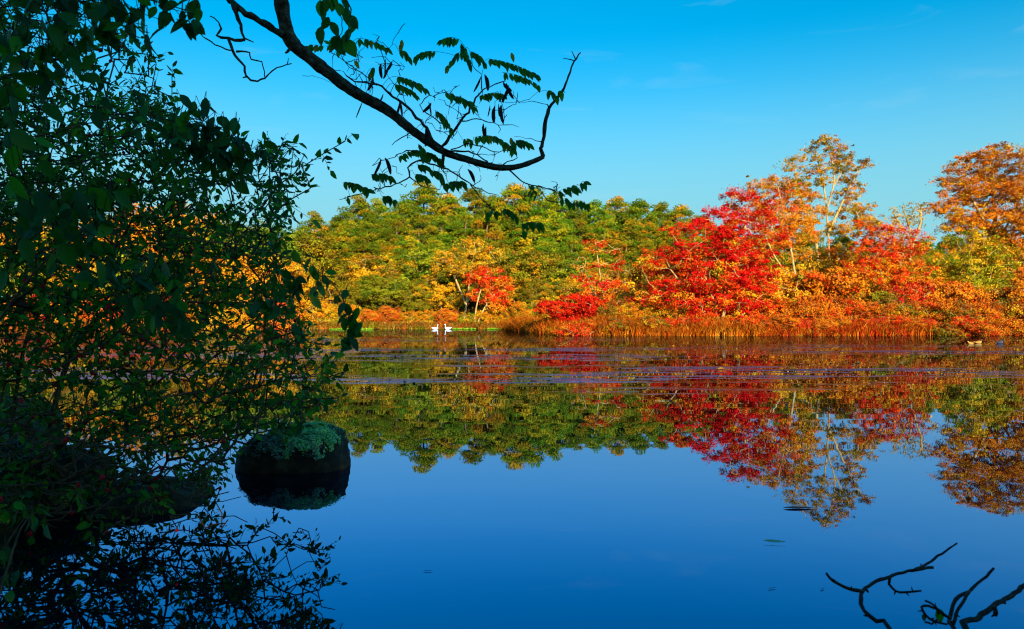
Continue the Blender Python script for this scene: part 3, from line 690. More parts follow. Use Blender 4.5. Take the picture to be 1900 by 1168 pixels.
# ------------------------------------------------------------------ swans and ducks
def plain(name, c, rough=.6, spec=.3):
    m, t, N, L, out = new_mat(name); p = N('ShaderNodeBsdfPrincipled'); p.inputs['Base Color'].default_value = (*c, 1)
    p.inputs['Roughness'].default_value = rough; p.inputs['Specular IOR Level'].default_value = spec
    a = N('ShaderNodeTexNoise'); a.inputs['Scale'].default_value = 40
    b = N('ShaderNodeBump'); b.inputs['Strength'].default_value = .2; b.inputs['Distance'].default_value = .01
    L(a.outputs['Fac'], b.inputs['Height']); L(b.outputs['Normal'], p.inputs['Normal']); L(p.outputs['BSDF'], out.inputs['Surface']); return m
M_SWAN = plain('white_feather', (.85, .85, .83)); M_BEAK = plain('orange_beak', (.6, .16, .02)); M_BLK = plain('black_skin', (.015, .015, .015))
M_DUCK = foliage_mat('duck_feather', .0, .7, .2, 0, 0)

def loft(mb, path, ry, rz, cols, k=14):
    """Body swept along a path in the x-z plane with elliptical sections (half width ry, half height rz)."""
    path = np.array(path, float); tn = nrm(np.gradient(path, axis=0)); up = np.stack([-tn[:, 1], tn[:, 0]], 1)
    a = np.linspace(0, 2 * np.pi, k, endpoint=False); V = []; C = []
    for p, u, y_, z_, c in zip(path, up, ry, rz, cols):
        for q in a: V.append((p[0] + u[0] * math.sin(q) * z_, math.cos(q) * y_, p[1] + u[1] * math.sin(q) * z_)); C.append(c)
    n = len(path); i = np.arange(k); j = (i + 1) % k; fq = np.stack([i, j, j + k, i + k], 1)
    Fq = (fq[None] + (np.arange(n - 1) * k)[:, None, None]).reshape(-1, 4)
    mb.add(V, Fq, np.array(C)); b = mb.n - n * k
    mb.f.append(np.array([[b + q for q in range(k)][::-1]], np.int32)); mb.f.append(np.array([[b + (n - 1) * k + q for q in range(k)]], np.int32))

def swan(px, py, face, label, s=1.0):
    d = HC * F / (py - HY); T = thing('swan', label, 'swan', ((px - CX) / F * d, d, 0), 'swans on the pond', 0 if face > 0 else math.pi)
    T.scale = (s, s, s)
    key = np.array([(-.74, .30, .01, .01), (-.66, .27, .07, .03), (-.5, .20, .18, .11), (-.28, .15, .25, .19), (0, .14, .27, .22), (.2, .15, .22, .20), (.33, .22, .15, .14), (.38, .34, .085, .085), (.36, .48, .062, .065), (.33, .62, .055, .058), (.35, .76, .05, .055), (.41, .83, .055, .055), (.47, .82, .055, .058), (.53, .78, .035, .04), (.56, .765, .02, .02)])
    kk = resample(key, .05)
    mb = MB(); loft(mb, kk[:, :2], kk[:, 2], kk[:, 3], [(.85, .85, .83)] * len(kk)); mb.build('body', M_SWAN, T, True)
    for sgn in (-1, 1):
        w_ = np.array([(-.72, .33, .01, .01), (-.5, .30, .03, .06), (-.2, .27, .05, .12), (.08, .24, .05, .11), (.2, .20, .02, .05)]); ww = resample(w_, .06)
        mb = MB(); loft(mb, ww[:, :2], ww[:, 2], ww[:, 3], [(.85, .85, .83)] * len(ww), 10); o = mb.build('wing', M_SWAN, T, True); o.location = (0, sgn * .2, 0)
    mb = MB(); loft(mb, [(.54, .772), (.60, .75), (.66, .725), (.675, .715)], [.028, .026, .02, .006], [.028, .02, .012, .004], [(.6, .16, .02)] * 4, 8); bk = mb.build('beak', M_BEAK, T, True)
    mb = MB(); loft(mb, [(.52, .80), (.55, .795), (.575, .78)], [.012, .02, .008], [.012, .018, .008], [(0, 0, 0)] * 3, 8); mb.build('beak_knob', M_BLK, bk, True)
    return T
swan(808, 611.6, 1, 'white swan on the left of the pair, facing right towards the other', .64)
swan(830.5, 611.4, -1, 'white swan on the right of the pair, neck upright, facing left', .70)

def duck(px, py, rz, label, cb, chead, s=1.0, dab=False):
    d = HC * F / (py - HY); T = thing('duck', label, 'duck', ((px - CX) / F * d, d, 0), 'ducks resting on the pond', rz); T.scale = (s, s, s)
    key = np.array([(-.30, .10, .006, .006), (-.24, .085, .05, .028), (-.13, .07, .095, .075), (.02, .065, .115, .095), (.12, .075, .09, .085), (.165, .12, .052, .055), (.175, .165, .04, .042), (.195, .205, .047, .048), (.235, .21, .04, .04), (.27, .195, .018, .018)])
    kk = resample(key, .025); cols = [cb if q[1] < .14 else chead for q in kk]
    mb = MB(); loft(mb, kk[:, :2], kk[:, 2], kk[:, 3], cols, 12); mb.build('body', M_DUCK, T, True)
    mb = MB(); loft(mb, [(.262, .195), (.30, .185), (.335, .18)], [.016, .018, .008], [.012, .007, .003], [(.5, .3, .05)] * 3, 8); mb.build('bill', M_BEAK, T, True)
    for sgn in (-1, 1):
        mb = MB(); loft(mb, [(-.27, .115), (-.15, .10), (0, .09), (.08, .08)], [.005, .02, .03, .01], [.005, .025, .045, .02], [tuple(np.array(cb) * .5)] * 4, 8); o = mb.build('wing', M_DUCK, T, True); o.location = (0, sgn * .085, 0)
    return T
duck(1815, 637.5, R(8), 'tawny brown duck with a dark back resting near the right bank', (.55, .30, .06), (.10, .06, .04), .8)
duck(1801, 638.5, R(170), 'small pale tawny duck just left of the brown one', (.65, .36, .07), (.6, .33, .07), .55)
duck(1855, 637, R(-5), 'dark blue grey duck with a pale bill, furthest right', (.05, .07, .12), (.03, .04, .07), .72)
duck(603, 632, R(180), 'small dark water bird swimming close to the thicket', (.05, .045, .045), (.03, .03, .03), .9)

# ------------------------------------------------------------------ boulders by the near bank
def boulder(name, label, cx, cy, zc, rx, ry, rz, seed, squash=2.6, tilt=0.0, lichen=None):
    T = thing(name, label, 'boulder', (cx, cy, 0.0))
    nu, nv = 72, 44; V = []
    for j in range(nv + 1):
        ph = -math.pi / 2 + math.pi * j / nv
        for i in range(nu):
            th = 2 * math.pi * i / nu; dv = np.array([math.cos(ph) * math.cos(th), math.cos(ph) * math.sin(th), math.sin(ph)])
            k = (abs(dv[0]) ** squash + abs(dv[1]) ** squash + abs(dv[2]) ** squash) ** (-1 / squash)
            p = dv * k; q = Vector(p)
            s = 1 + .13 * mnoise.noise(q * 1.3 + Vector((seed, 0, 0))) + .06 * mnoise.noise(q * 3.1 + Vector((0, seed, 0))) + .03 * mnoise.noise(q * 7 + Vector((0, 0, seed))) + .016 * mnoise.noise(q * 17) + .010 * abs(mnoise.noise(q * 31))
            V.append((p[0] * rx * s, p[1] * ry * s, zc + p[2] * rz * s + tilt * p[0] * rx))
    V = np.array(V); f = []
    for j in range(nv):
        for i in range(nu): f.append([j * nu + i, j * nu + (i + 1) % nu, (j + 1) * nu + (i + 1) % nu, (j + 1) * nu + i])
    mb = MB(); mb.add(V, f); mb.build('stone', M_ROCK, T, True)
    if lichen:
        rng = np.random.default_rng(seed); mb = MB()
        for (lx, ly, lr, cnt, pal) in lichen:
            # rosettes of ruffled lobes hugging the stone
            P = []
            for _ in range(cnt * 12):
                if len(P) >= cnt * 3: break
                x, y = lx + rng.normal(0, lr), ly + rng.normal(0, lr)
                top = V[(np.abs(V[:, 0] - x) < .03) & (np.abs(V[:, 1] - y) < .04) & (V[:, 2] > .12)]
                if len(top) and mnoise.noise(Vector((x * 14, y * 14, seed))) > -.03: P.append(top[np.argmax(top[:, 2])] + np.array([rng.normal(0, .012), rng.normal(0, .012), 0]))
            if not P: continue
            P = np.array(P); n = len(P); cen = np.array([0, 0, .0]); out = nrm(P - cen + np.array([0, 0, .05]))
            C = np.repeat(P, 9, 0); No = nrm(np.repeat(out, 9, 0) + rand_dir(rng, n * 9) * .45); C = C + np.repeat(out, 9, 0) * .004 + rand_dir(rng, n * 9) * .016
            U = nrm(np.cross(No, rand_dir(rng, n * 9))); sz = .0095 * np.exp(.4 * rng.standard_normal(n * 9))
            leaf_quads(mb, C, U, No, sz, sz * .85, pick(rng, pal, n * 9, .2))
        tag(mb.build('lichen', M_LICH, T), 'pale green ruffled lichen crust on top of the stone', kind='stuff')
    return T
LG = [(3, (.30, .80, .20)), (2, (.50, .85, .38)), (1, (.14, .42, .06))]; LGR = [(3, (.22, .34, .27)), (2, (.12, .20, .12)), (1, (.32, .42, .38))]
boulder('boulder', 'rounded dark boulder capped with green lichen standing in the water', -1.80, 6.22, .02, .465, .38, .285, 3, 2.6, .13,
        [(.20, -.14, .09, 200, LG), (.27, -.26, .07, 160, LG), (.13, -.02, .09, 120, LG), (.02, -.22, .10, 150, LGR), (-.14, -.22, .11, 120, LGR), (-.02, -.32, .13, 110, LGR), (.12, -.33, .06, 60, LG), (.25, -.36, .08, 40, LGR), (-.25, -.30, .10, 40, LGR)])
boulder('boulder', 'low dark boulder at the waterline under the rose thicket', -2.45, 5.00, -.03, .42, .45, .15, 8, 2.4, -.04, [(-.1, -.2, .15, 40, LGR)])
boulder('boulder', 'brown mottled boulder at the left edge under the thicket', -3.12, 4.95, .06, .42, .5, .32, 21, 2.4, .0, [(.05, -.2, .12, 60, LGR)])

# ------------------------------------------------------------------ rose thicket on the left
edge_y = np.array([-300, 0, 90, 150, 200, 240, 262, 300, 400, 470, 520, 600, 640, 700, 760, 800, 850, 900, 960, 990])
edge_x = np.array([150, 250, 300, 310, 335, 400, 575, 580, 545, 530, 550, 570, 600, 625, 610, 560, 440, 415, 250, 120])
def thicket():
    rng = np.random.default_rng(77)
    o = np.array([-3.6, 5.0, float(ground_h(-3.6, 5.0)) - .03])
    T = thing('rose_thicket', 'dark tangled rose thicket with red hips filling the left side over the water', 'shrub', o)
    def targets(n, leafy):
        out = []
        while len(out) < n:
            py = rng.uniform(-260, 985); px = rng.uniform(-420, 640); e = np.interp(py, edge_y, edge_x)
            if px > e - 12: continue
            if px > e - 130 and rng.random() < .15: continue
            if py < 170 and rng.random() < .45: continue
            d = rng.uniform(4.1, 6.1) if py < 820 else rng.uniform(3.9, 5.3)
            p = at(px, py, d)
            if p[2] < .06: continue
            out.append(p)
        return np.array(out)
    leafy = targets(3000, True); more = targets(1300, True); pp_ = HY - (more[:, 2] - HC) / more[:, 1] * F; leafy = np.vstack([leafy, more[(pp_ > 330) & (pp_ < 660)]])
    leafy = np.vstack([leafy] + [at(rng.uniform(420, 618), py_, rng.uniform(4.5, 5.6))[None] for py_ in rng.uniform(640, 755, 55)] + [at(rng.uniform(400, 500), py_, rng.uniform(4.4, 5.2))[None] for py_ in rng.uniform(770, 820, 10)]); bare = targets(2400, False)
    low = []
    while len(low) < 420:
        p = at(rng.uniform(-60, 430), rng.uniform(800, 985), rng.uniform(3.7, 4.6))
        if p[2] > .06 and p[0] < -.6 * p[1] + 1.15: low.append(p)
    bare = np.vstack([bare, np.array(low)])
    extra = [at(px, py, 4.9) for px, py in [(640, 262), (600, 285), (560, 310), (575, 345), (520, 300), (490, 275), (575, 350), (540, 400), (300, 110), (318, 140), (270, 100), (285, 165), (318, 180), (622, 740), (610, 700), (640, 690), (600, 640), (625, 660), (560, 620)]]
    tg = np.vstack([leafy, np.array(extra), bare]); nl = len(leafy) + len(extra)
    roots = [(-3.9, 4.7), (-3.55, 5.3), (-3.35, 4.5), (-4.2, 5.2), (-3.7, 5.9), (-4.4, 4.4), (-3.2, 5.5), (-3.9, 5.6)]
    stems = []
    heads = [(40, 560, 4.6), (180, 480, 5.2), (120, 820, 4.3), (20, 200, 5.0), (300, 520, 5.6), (-150, 300, 4.6), (250, 760, 5.2), (100, 350, 5.5)]
    for (x, y), (hx, hy, hd) in zip(roots, heads):
        b = np.array([x, y, float(ground_h(x, y)) - .05]); h = at(hx, hy, hd); mid = (b + h) / 2 + np.array([-.15, 0, .28])
        stems.append(resample([b, mid, h], .12))
    stems = [s - o for s in stems]; tg = tg - o
    P, par, cnt, ns, tips = skeleton(rng, stems, tg, .10, .22, .05)
    a, b = [], MB()
    limbs_to_mesh(a, b, P, par, cnt, ns, .020, .0031, 4, (.4, .3, .2))
    for q in a: q.build('cane', M_TWIG, T, True)
    tag(b.build('twigs', M_TWIG, T, True), kind='stuff')
    # leaves alternate along the last stretch of every leafy twig
    pal = [(6, (.05, .22, .016)), (4, (.09, .34, .016)), (2, (.03, .13, .035)), (.8, (.20, .48, .018)), (.3, (.34, .28, .02)), (.25, (.16, .06, .02))]
    LP, LD, LU, TA, TB = [], [], [], [], []
    def leafs(p, q, cnt_):
        dr = q - p; L_ = np.linalg.norm(dr) + 1e-9; dr = dr / L_
        for f in np.linspace(.15, 1.0, cnt_):
            sd_ = np.cross(dr, rng.standard_normal(3)); sd_ /= np.linalg.norm(sd_) + 1e-9
            LP.append(p + (q - p) * f); LD.append(dr * (.9 if f > .95 else .5) + sd_ * .8 + np.array([0, 0, -.2])); LU.append(rng.standard_normal(3) * .8 + np.array([0, -.6, .55]))
    for ti, k in tips:
        if ti >= nl: continue
        q = par[k]
        if q < 0: continue
        if P[k][2] + o[2] < HC - .04 * P[k][1] and rng.random() < .3: continue        # barer low down
        dr = P[k] - P[q]; dr = dr / (np.linalg.norm(dr) + 1e-9)
        leafs(P[q], P[k], 4)
        for _ in range(int(rng.integers(1, 4))):           # short side shoots
            st_ = P[q] + (P[k] - P[q]) * rng.random(); d2 = dr * .7 + rng.standard_normal(3) * .65; d2 /= np.linalg.norm(d2)
            en = st_ + d2 * rng.uniform(.07, .17) + np.array([0, 0, -.015]); TA.append(st_); TB.append(en); leafs(st_, en, int(rng.integers(3, 6)))
    TA, TB = np.array(TA), np.array(TB); tb = MB(); edge_tubes(tb, TA, TB, np.full(len(TA), .0019), np.full(len(TA), .0011), 3, (.4, .3, .2)); tag(tb.build('shoots', M_TWIG, T), kind='stuff')
    LP, LD, LU = np.array(LP), np.array(LD), np.array(LU); n = len(LP)
    ln = .047 * np.exp(.28 * rng.standard_normal(n)); mb = MB(); cc = pick(rng, pal, n, .22)
    half = rng.random(n) < .5
    for sel, tm in ((half, leaf_lo(1.0, .25, .3)), (~half, leaf_lo(.85, -.1, .2))): place_leaves(mb, LP[sel], LD[sel], LU[sel], ln[sel], cc[sel], tm)
    tag(mb.build('leaves', M_LEAF, T), kind='stuff')
    # rose hips, one object each, in twos and threes at twig ends
    hv, hf = [], []; prof = [(0, .1), (.12, .62), (.35, .95), (.6, 1.0), (.82, .72), (.95, .3), (1.05, .34), (1.18, .16)]; k = 9
    for z, r_ in prof:
        for i in range(k): hv.append((math.cos(6.283 * i / k) * r_ * .0165, math.sin(6.283 * i / k) * r_ * .0165, -z * .034))
    for j in range(len(prof) - 1):
        for i in range(k): hf.append([j * k + i, (j + 1) * k + i, (j + 1) * k + (i + 1) % k, j * k + (i + 1) % k])
    mh = MB(); mh.add(hv, hf, (.5, .012, .02)); hm = mh.mesh('rose_hip', M_HIP, True)
    spots = [(60, 515), (70, 528), (98, 522), (68, 540), (75, 556), (55, 562), (85, 645), (92, 672), (95, 680), (190, 570), (205, 580), (215, 590), (228, 600), (65, 610), (80, 620), (178, 635), (190, 640), (210, 636), (155, 650), (160, 655), (20, 668), (75, 668), (100, 672), (88, 672), (170, 690), (180, 692), (190, 691), (243, 705), (250, 712), (145, 776), (128, 785), (103, 780), (88, 818), (127, 818), (353, 796), (425, 806), (186, 884), (190, 890), (200, 898), (196, 905), (206, 900), (214, 902), (142, 896), (136, 900), (304, 860), (282, 876), (292, 880), (283, 892), (408, 908), (136, 944), (322, 1000), (4, 926), (44, 1024), (183, 1114), (275, 748), (490, 480), (498, 492), (535, 600), (533, 608), (185, 242), (178, 246), (195, 255), (202, 268), (214, 276), (220, 280), (197, 276), (228, 330), (234, 338), (230, 352), (242, 362), (175, 90), (198, 92), (170, 112), (192, 118), (120, 430), (105, 455), (30, 720), (8, 640), (340, 560), (352, 572), (265, 620), (60, 760), (240, 655)]
    for px, py in spots:
        t_ = at(px, py, 4.3) - o; Q = P + o; ppx = CX + Q[:, 0] / Q[:, 1] * F; ppy = HY - (Q[:, 2] - HC) / Q[:, 1] * F; dd = np.hypot(ppx - px, ppy - py) + 14 * (Q[:, 1] - 4.0); kx = int(np.argmin(dd))
        h = link('rose_hip', hm, T); q = P[kx] * np.array([1, 1, 1]); h.location = (float(q[0]), float(q[1]), float(q[2]) - .002)
        s_ = float(rng.uniform(.50, .80)); h.scale = (s_, s_, s_ * float(rng.uniform(.9, 1.2))); h.rotation_euler = (float(rng.normal(0, .5)), float(rng.normal(0, .5)), 0)
    return T
M_HIP = plain('rose_hip_skin', (.70, .008, .02), .45, .2)
thicket()

# ------------------------------------------------------------------ big-leaved sprays hanging nearer than the thicket
LEAFM = {}
def leaf_mesh(kind):
    if kind not in LEAFM:
        wid, curl, fold, c = {'a': (1.15, .22, .28, (.034, .18, .016)), 'b': (1.0, .30, .20, (.026, .14, .042)), 'c': (1.2, -.08, .22, (.07, .33, .014)), 'd': (1.05, .15, .35, (.038, .20, .03)),
                               'l': (.82, .10, .12, (.07, .33, .016)), 'm': (.9, .18, .15, (.11, .42, .016)), 'n': (.8, .05, .2, (.05, .23, .035)), 'y': (.8, .1, .2, (.60, .36, .02))}[kind]
        v, fq, ft = leaf_template(wid, curl, fold); mb = MB(); mb.add(v, fq, c); mb.f.append(ft.astype(np.int32)); LEAFM[kind] = mb.mesh('leaf_' + kind, M_LEAF)
    return LEAFM[kind]
def put_leaf(parent, o, kind, pos, d, up, length, name='leaf'):
    d = Vector(d).normalized(); s = Vector(up).cross(d); s = s.normalized() if s.length > 1e-5 else Vector((1, 0, 0)); w_ = d.cross(s)
    m = Matrix((d, s, w_)).transposed().to_4x4(); m.translation = Vector(pos) - Vector(o)
    h = link(name, leaf_mesh(kind), parent); h.matrix_local = m @ Matrix.Scale(length, 4); return h

def spray(label, o, canes, clusters, seed, group='big-leaved sprays reaching in from the left'):
    """canes: polylines of (px, py, d); clusters: (px, py, d, count, spread px, leaf length)."""
    rng = np.random.default_rng(seed); T = thing('leafy_spray', label, 'spray', o, group)
    for c in canes:
        pts = np.array([at(*p[:3]) if len(p) == 3 else np.array(p[:3]) for p in c]); rp = resample(pts, .06); mb = MB(); poly_tube(mb, rp - o, np.linspace(.008, .0022, len(rp)), 6, (.2, .14, .08), 0, rng, .08); mb.build('cane', M_TWIG, T, True)
    mb = MB()
    for (px, py, d, n, sp, ln) in clusters:
        c = at(px, py, d)
        ln = ln * .72
        for _ in range(int(n * 1.5)):
            p = c + rng.standard_normal(3) * sp * d / F * np.array([1, .9, 1]); dr = np.array([rng.normal(.15, .6), rng.normal(0, .5), -abs(rng.normal(.75, .4))])
            base = p - dr / np.linalg.norm(dr) * ln * .5
            st = np.array([base - nrm(dr) * .02 + np.array([0, 0, .015]), base]); poly_tube(mb, np.vstack([c + (st[0] - c) * .2, st]) - o, .0016, 4, (.1, .12, .05))
            put_leaf(T, o, 'aabbcd'[int(rng.integers(6))], base, dr, (rng.normal(0, .5), rng.normal(-.7, .4), rng.normal(.5, .4)), ln * rng.uniform(.75, 1.25))
    tag(mb.build('leaf_stalks', M_TWIG, T, True), kind='stuff'); return T
bank_l = np.array([-2.9, 2.3, float(ground_h(-2.9, 2.3)) - .02])
W3 = lambda p: (*p, None)
def rootcane(o, *pts): return [tuple(o) + (None,)] + list(pts)
spray('broad dark leaves hanging in a slanting chain across the middle of the thicket', bank_l,
      [rootcane(bank_l, (-420, 330, 2.5), (-60, 330, 2.7), (110, 390, 2.8), (230, 500, 2.9), (330, 610, 3.0)), rootcane(bank_l, (-350, 420, 2.5), (-30, 400, 2.6), (60, 430, 2.7))],
      [(60, 390, 2.6, 9, 45, .125), (110, 420, 2.7, 9, 38, .125), (150, 400, 2.75, 6, 30, .12), (130, 500, 2.8, 5, 26, .11), (180, 440, 2.8, 7, 30, .12), (215, 500, 2.85, 7, 28, .12), (240, 530, 2.9, 4, 20, .11), (290, 560, 2.95, 6, 24, .10), (335, 600, 3.0, 6, 22, .11), (20, 470, 2.5, 6, 36, .12), (30, 330, 2.6, 6, 45, .12), (270, 530, 2.9, 4, 20, .10)], 31)
spray('broad dark leaves crowding the top left corner against the sky', bank_l + np.array([-.25, .25, .05]),
      [rootcane(bank_l + np.array([-.25, .25, .05]), (-420, 120, 2.9), (-40, 20, 3.0), (120, 5, 3.1), (250, -5, 3.2), (350, 20, 3.2)), rootcane(bank_l + np.array([-.25, .25, .05]), (-400, 200, 2.9), (-20, 130, 3.0), (90, 150, 3.1), (160, 190, 3.1))],
      [(20, 20, 3.0, 10, 40, .12), (75, 30, 3.0, 10, 36, .12), (130, 40, 3.1, 9, 32, .125), (170, 30, 3.1, 7, 26, .125), (215, 35, 3.15, 7, 28, .12), (255, 22, 3.2, 7, 22, .11), (300, 12, 3.2, 6, 22, .11), (335, 30, 3.2, 6, 16, .11), (355, 50, 3.2, 3, 10, .10), (20, 90, 3.0, 8, 36, .12), (40, 150, 3.0, 9, 40, .12), (90, 120, 3.05, 8, 36, .12), (130, 100, 3.1, 5, 24, .11), (200, 68, 3.15, 4, 14, .13), (140, 165, 3.1, 6, 28, .11), (20, 220, 3.0, 7, 36, .12)], 32)
o3 = np.array([-3.3, 3.9, float(ground_h(-3.3, 3.9)) - .02])
spray('dense drooping mass of dark leaves on the shoulder of the thicket', o3,
      [rootcane(o3, (-200, 340, 3.8), (80, 250, 3.9), (250, 215, 4.0), (380, 225, 4.1), (450, 270, 4.1)), rootcane(o3, (-150, 380, 3.8), (150, 300, 3.9), (300, 265, 4.0), (470, 300, 4.1))],
      [(330, 225, 4.0, 10, 24, .11), (365, 235, 4.05, 12, 24, .12), (395, 255, 4.1, 14, 24, .12), (420, 280, 4.1, 14, 24, .12), (390, 290, 4.1, 12, 24, .12), (445, 295, 4.1, 9, 18, .11), (350, 275, 4.05, 10, 26, .11), (300, 245, 4.0, 9, 26, .11), (480, 300, 4.1, 8, 18, .09), (260, 235, 4.0, 8, 28, .10), (310, 290, 4.0, 8, 28, .10)], 33)
spray('thin spray of large leaves dangling by itself right of the thicket above the water', o3 + np.array([-.1, .3, 0]),
      [rootcane(o3 + np.array([-.1, .3, 0]), (100, 470, 3.9), (400, 450, 3.8), (560, 490, 3.7), (620, 530, 3.6), (645, 580, 3.6), (650, 640, 3.6))],
      [(560, 500, 3.7, 5, 16, .085), (600, 530, 3.65, 6, 15, .085), (635, 560, 3.6, 5, 12, .085), (650, 595, 3.6, 4, 8, .10), (660, 612, 3.6, 3, 6, .11), (648, 632, 3.6, 4, 7, .10), (540, 560, 3.7, 7, 18, .085), (520, 530, 3.75, 8, 22, .085), (500, 580, 3.8, 6, 20, .09)], 34)
o5 = np.array([-1.75, 2.05, float(ground_h(-1.75, 2.05)) - .02])
spray('low rose sprig with narrow leaves over the dark water at the bottom left corner', o5,
      [rootcane(o5, (-60, 1120, 2.4), (20, 1000, 2.6), (60, 940, 2.7)), rootcane(o5, (-40, 1180, 2.3), (40, 980, 2.5), (70, 950, 2.55))],
      [(20, 930, 2.65, 5, 14, .07), (60, 985, 2.6, 3, 12, .07), (10, 1040, 2.5, 4, 12, .08), (70, 960, 2.6, 3, 10, .07), (30, 1080, 2.5, 2, 12, .07)], 35)

# ------------------------------------------------------------------ black locust limb overhead
def crop4(u, v, d=4.5): return at(350 + u / 2.468, v / 2.468, d)
def locust():
    rng = np.random.default_rng(5)
    o = np.array([-2.3, .2, float(ground_h(-2.3, .2)) - .05]); T = thing('locust_tree', 'locust tree reaching a long bent bare limb with pinnate leaves across the sky', 'tree', o)
    z = lambda l, d0=4.5, d1=4.5: [crop4(u, v, d0 + (d1 - d0) * i / max(1, len(l) - 1)) for i, (u, v) in enumerate(l)]
    main = z([(405, -60), (420, 0), (435, 90), (470, 190), (560, 270), (650, 340), (740, 410), (850, 470), (930, 520), (1020, 595), (1100, 650), (1180, 700), (1270, 730), (1400, 765), (1500, 765), (1580, 740), (1625, 718)], 4.4, 4.8)
    trunk = [o, o + np.array([.05, .02, 1.2]), o + np.array([-.05, .1, 2.6]), o + np.array([.02, .1, 4.2]), o + np.array([.1, .1, 6.0]), o + np.array([.0, .3, 8.0])]
    rt = resample(trunk, .12); mb = MB(); poly_tube(mb, rt - o, np.linspace(.17, .06, len(rt)), 16, (.3, .25, .2), .06, rng); mb.build('trunk', M_LBARK, T, True)
    lead = [trunk[3], np.array([-2.0, 1.4, 4.55]), np.array([-1.65, 3.1, 4.2]), np.array([-1.46, 4.1, 3.6])] + main
    rp = resample(lead, .022); n = len(rp); cum = np.concatenate([[0], np.cumsum(np.linalg.norm(np.diff(rp, axis=0), axis=1))]); tot = cum[-1]
    inframe = np.linalg.norm(rp - main[1], axis=1).argmin(); s0 = cum[inframe]
    rad = np.interp(cum, [0, s0, s0 + (tot - s0) * .35, s0 + (tot - s0) * .7, tot], [.062, .042, .034, .022, .014])
    mb = MB(); poly_tube(mb, rp - o, rad, 18, (.3, .25, .2), .075, rng, .03)
    limb = mb.build('limb', M_LBARK, T, True)
    tw = MB(); SKEL = []
    def br(l, r0, r1, d0=4.6, d1=4.6, k=7, kn=.10):
        pts = np.array(z(l, d0, d1)); rp_ = resample(pts, .025); rp_[1:-1] += rng.standard_normal((len(rp_) - 2, 3)) * .0035
        mq = MB(); poly_tube(mq, rp_ - o, np.linspace(r0, r1, len(rp_)), k, (.3, .25, .2), .06, rng, kn); mq.build('side_branch', M_LBARK, T, True); SKEL.append(rp_); return rp_
    br([(1625, 718), (1615, 680), (1635, 570), (1648, 500)], .0135, .011, 4.8, 4.8, 9); br([(1648, 500), (1690, 450), (1720, 400), (1745, 330), (1775, 265), (1795, 240)], .010, .0045, 4.8, 4.8, 9)
    br([(1772, 270), (1755, 232)], .004, .002, 4.8, 4.8); br([(1768, 278), (1715, 265)], .0035, .002, 4.8, 4.8); br([(1648, 502), (1643, 478)], .007, .004, 4.8, 4.8)
    br([(150, -40), (190, 0), (260, 60), (340, 105), (430, 160)], .016, .020, 4.4, 4.42, 10); br([(198, 10), (215, 60), (235, 110), (250, 170), (295, 192)], .016, .003, 4.4, 4.4, 9)
    br([(255, 180), (180, 178), (130, 155), (145, 130), (130, 100), (95, 72)], .010, .003, 4.4, 4.4); br([(180, 178), (200, 230), (245, 300), (260, 345), (310, 370), (345, 350), (400, 310), (470, 290)], .009, .003, 4.4, 4.4)
    br([(450, 296), (455, 265)], .003, .002, 4.4, 4.4); br([(215, 235), (275, 235), (285, 270), (330, 285), (345, 350)], .005, .003, 4.4, 4.4); br([(-10, 90), (30, 130), (100, 195), (190, 230)], .003, .004, 4.4, 4.4)
    br([(262, 350), (245, 355)], .005, .003, 4.4, 4.4); br([(470, 215), (450, 235), (440, 242)], .012, .006, 4.45, 4.45)
    a1 = br([(1135, 660), (1085, 585), (1000, 490), (920, 430), (860, 390), (760, 370), (720, 345)], .010, .004, 4.65, 4.5); br([(860, 390), (790, 330), (700, 270), (650, 240)], .004, .002)
    b1 = br([(1160, 670), (1230, 580), (1290, 490), (1340, 420), (1400, 385), (1450, 370)], .011, .003, 4.65, 4.7); br([(1345, 420), (1335, 340), (1300, 300)], .004, .002)
    br([(1215, 600), (1150, 560), (1090, 520), (1060, 480), (1100, 440), (1180, 420)], .004, .002); br([(1250, 555), (1300, 545), (1380, 560), (1440, 572)], .004, .002)
    br([(1180, 690), (1300, 700), (1370, 740)], .006, .004, 4.65, 4.7); br([(1200, 685), (1300, 660), (1400, 690), (1480, 690)], .004, .002); br([(1440, 755), (1500, 720), (1490, 680), (1470, 650)], .004, .002)
    br([(1165, 710), (1168, 770)], .010, .006, 4.66, 4.66); br([(1060, 735), (1180, 775), (1250, 815), (1300, 850), (1390, 890), (1420, 895)], .006, .002); br([(1090, 740), (1040, 735), (1005, 770), (1010, 810), (960, 840), (880, 865), (780, 890), (690, 915)], .006, .002)
    br([(1010, 810), (1060, 850), (1150, 870)], .004, .002); br([(1290, 845), (1360, 930), (1440, 990), (1530, 1015)], .004, .002); br([(1465, 775), (1530, 830), (1590, 850), (1690, 872)], .005, .002, 4.75, 4.75); br([(1590, 850), (1650, 920), (1690, 930)], .003, .002, 4.75, 4.75)
    br([(1600, 850), (1720, 890), (1790, 860)], .003, .0018, 4.75, 4.75); br([(1020, 600), (960, 640), (930, 665)], .004, .002); br([(1060, 700), (1000, 690), (940, 720), (885, 735)], .004, .002)
    br([(620, -40), (690, 60), (700, 130), (680, 190)], .004, .002, 4.1, 4.1); br([(700, -30), (740, 40), (730, 120), (715, 190)], .004, .002, 4.1, 4.1)
    br([(520, 345), (590, 355), (660, 382)], .0016, .001); br([(990, 105), (945, 165), (900, 260)], .002, .001); br([(1560, 455), (1500, 468), (1420, 465)], .0018, .0012)
    # fine bare twigs forking off the side branches
    S = np.vstack(SKEL); reg = [(720, 1000, 250, 470), (950, 1250, 380, 640), (1200, 1520, 380, 720), (780, 1420, 720, 890), (1480, 1760, 820, 940), (620, 900, 150, 330)]
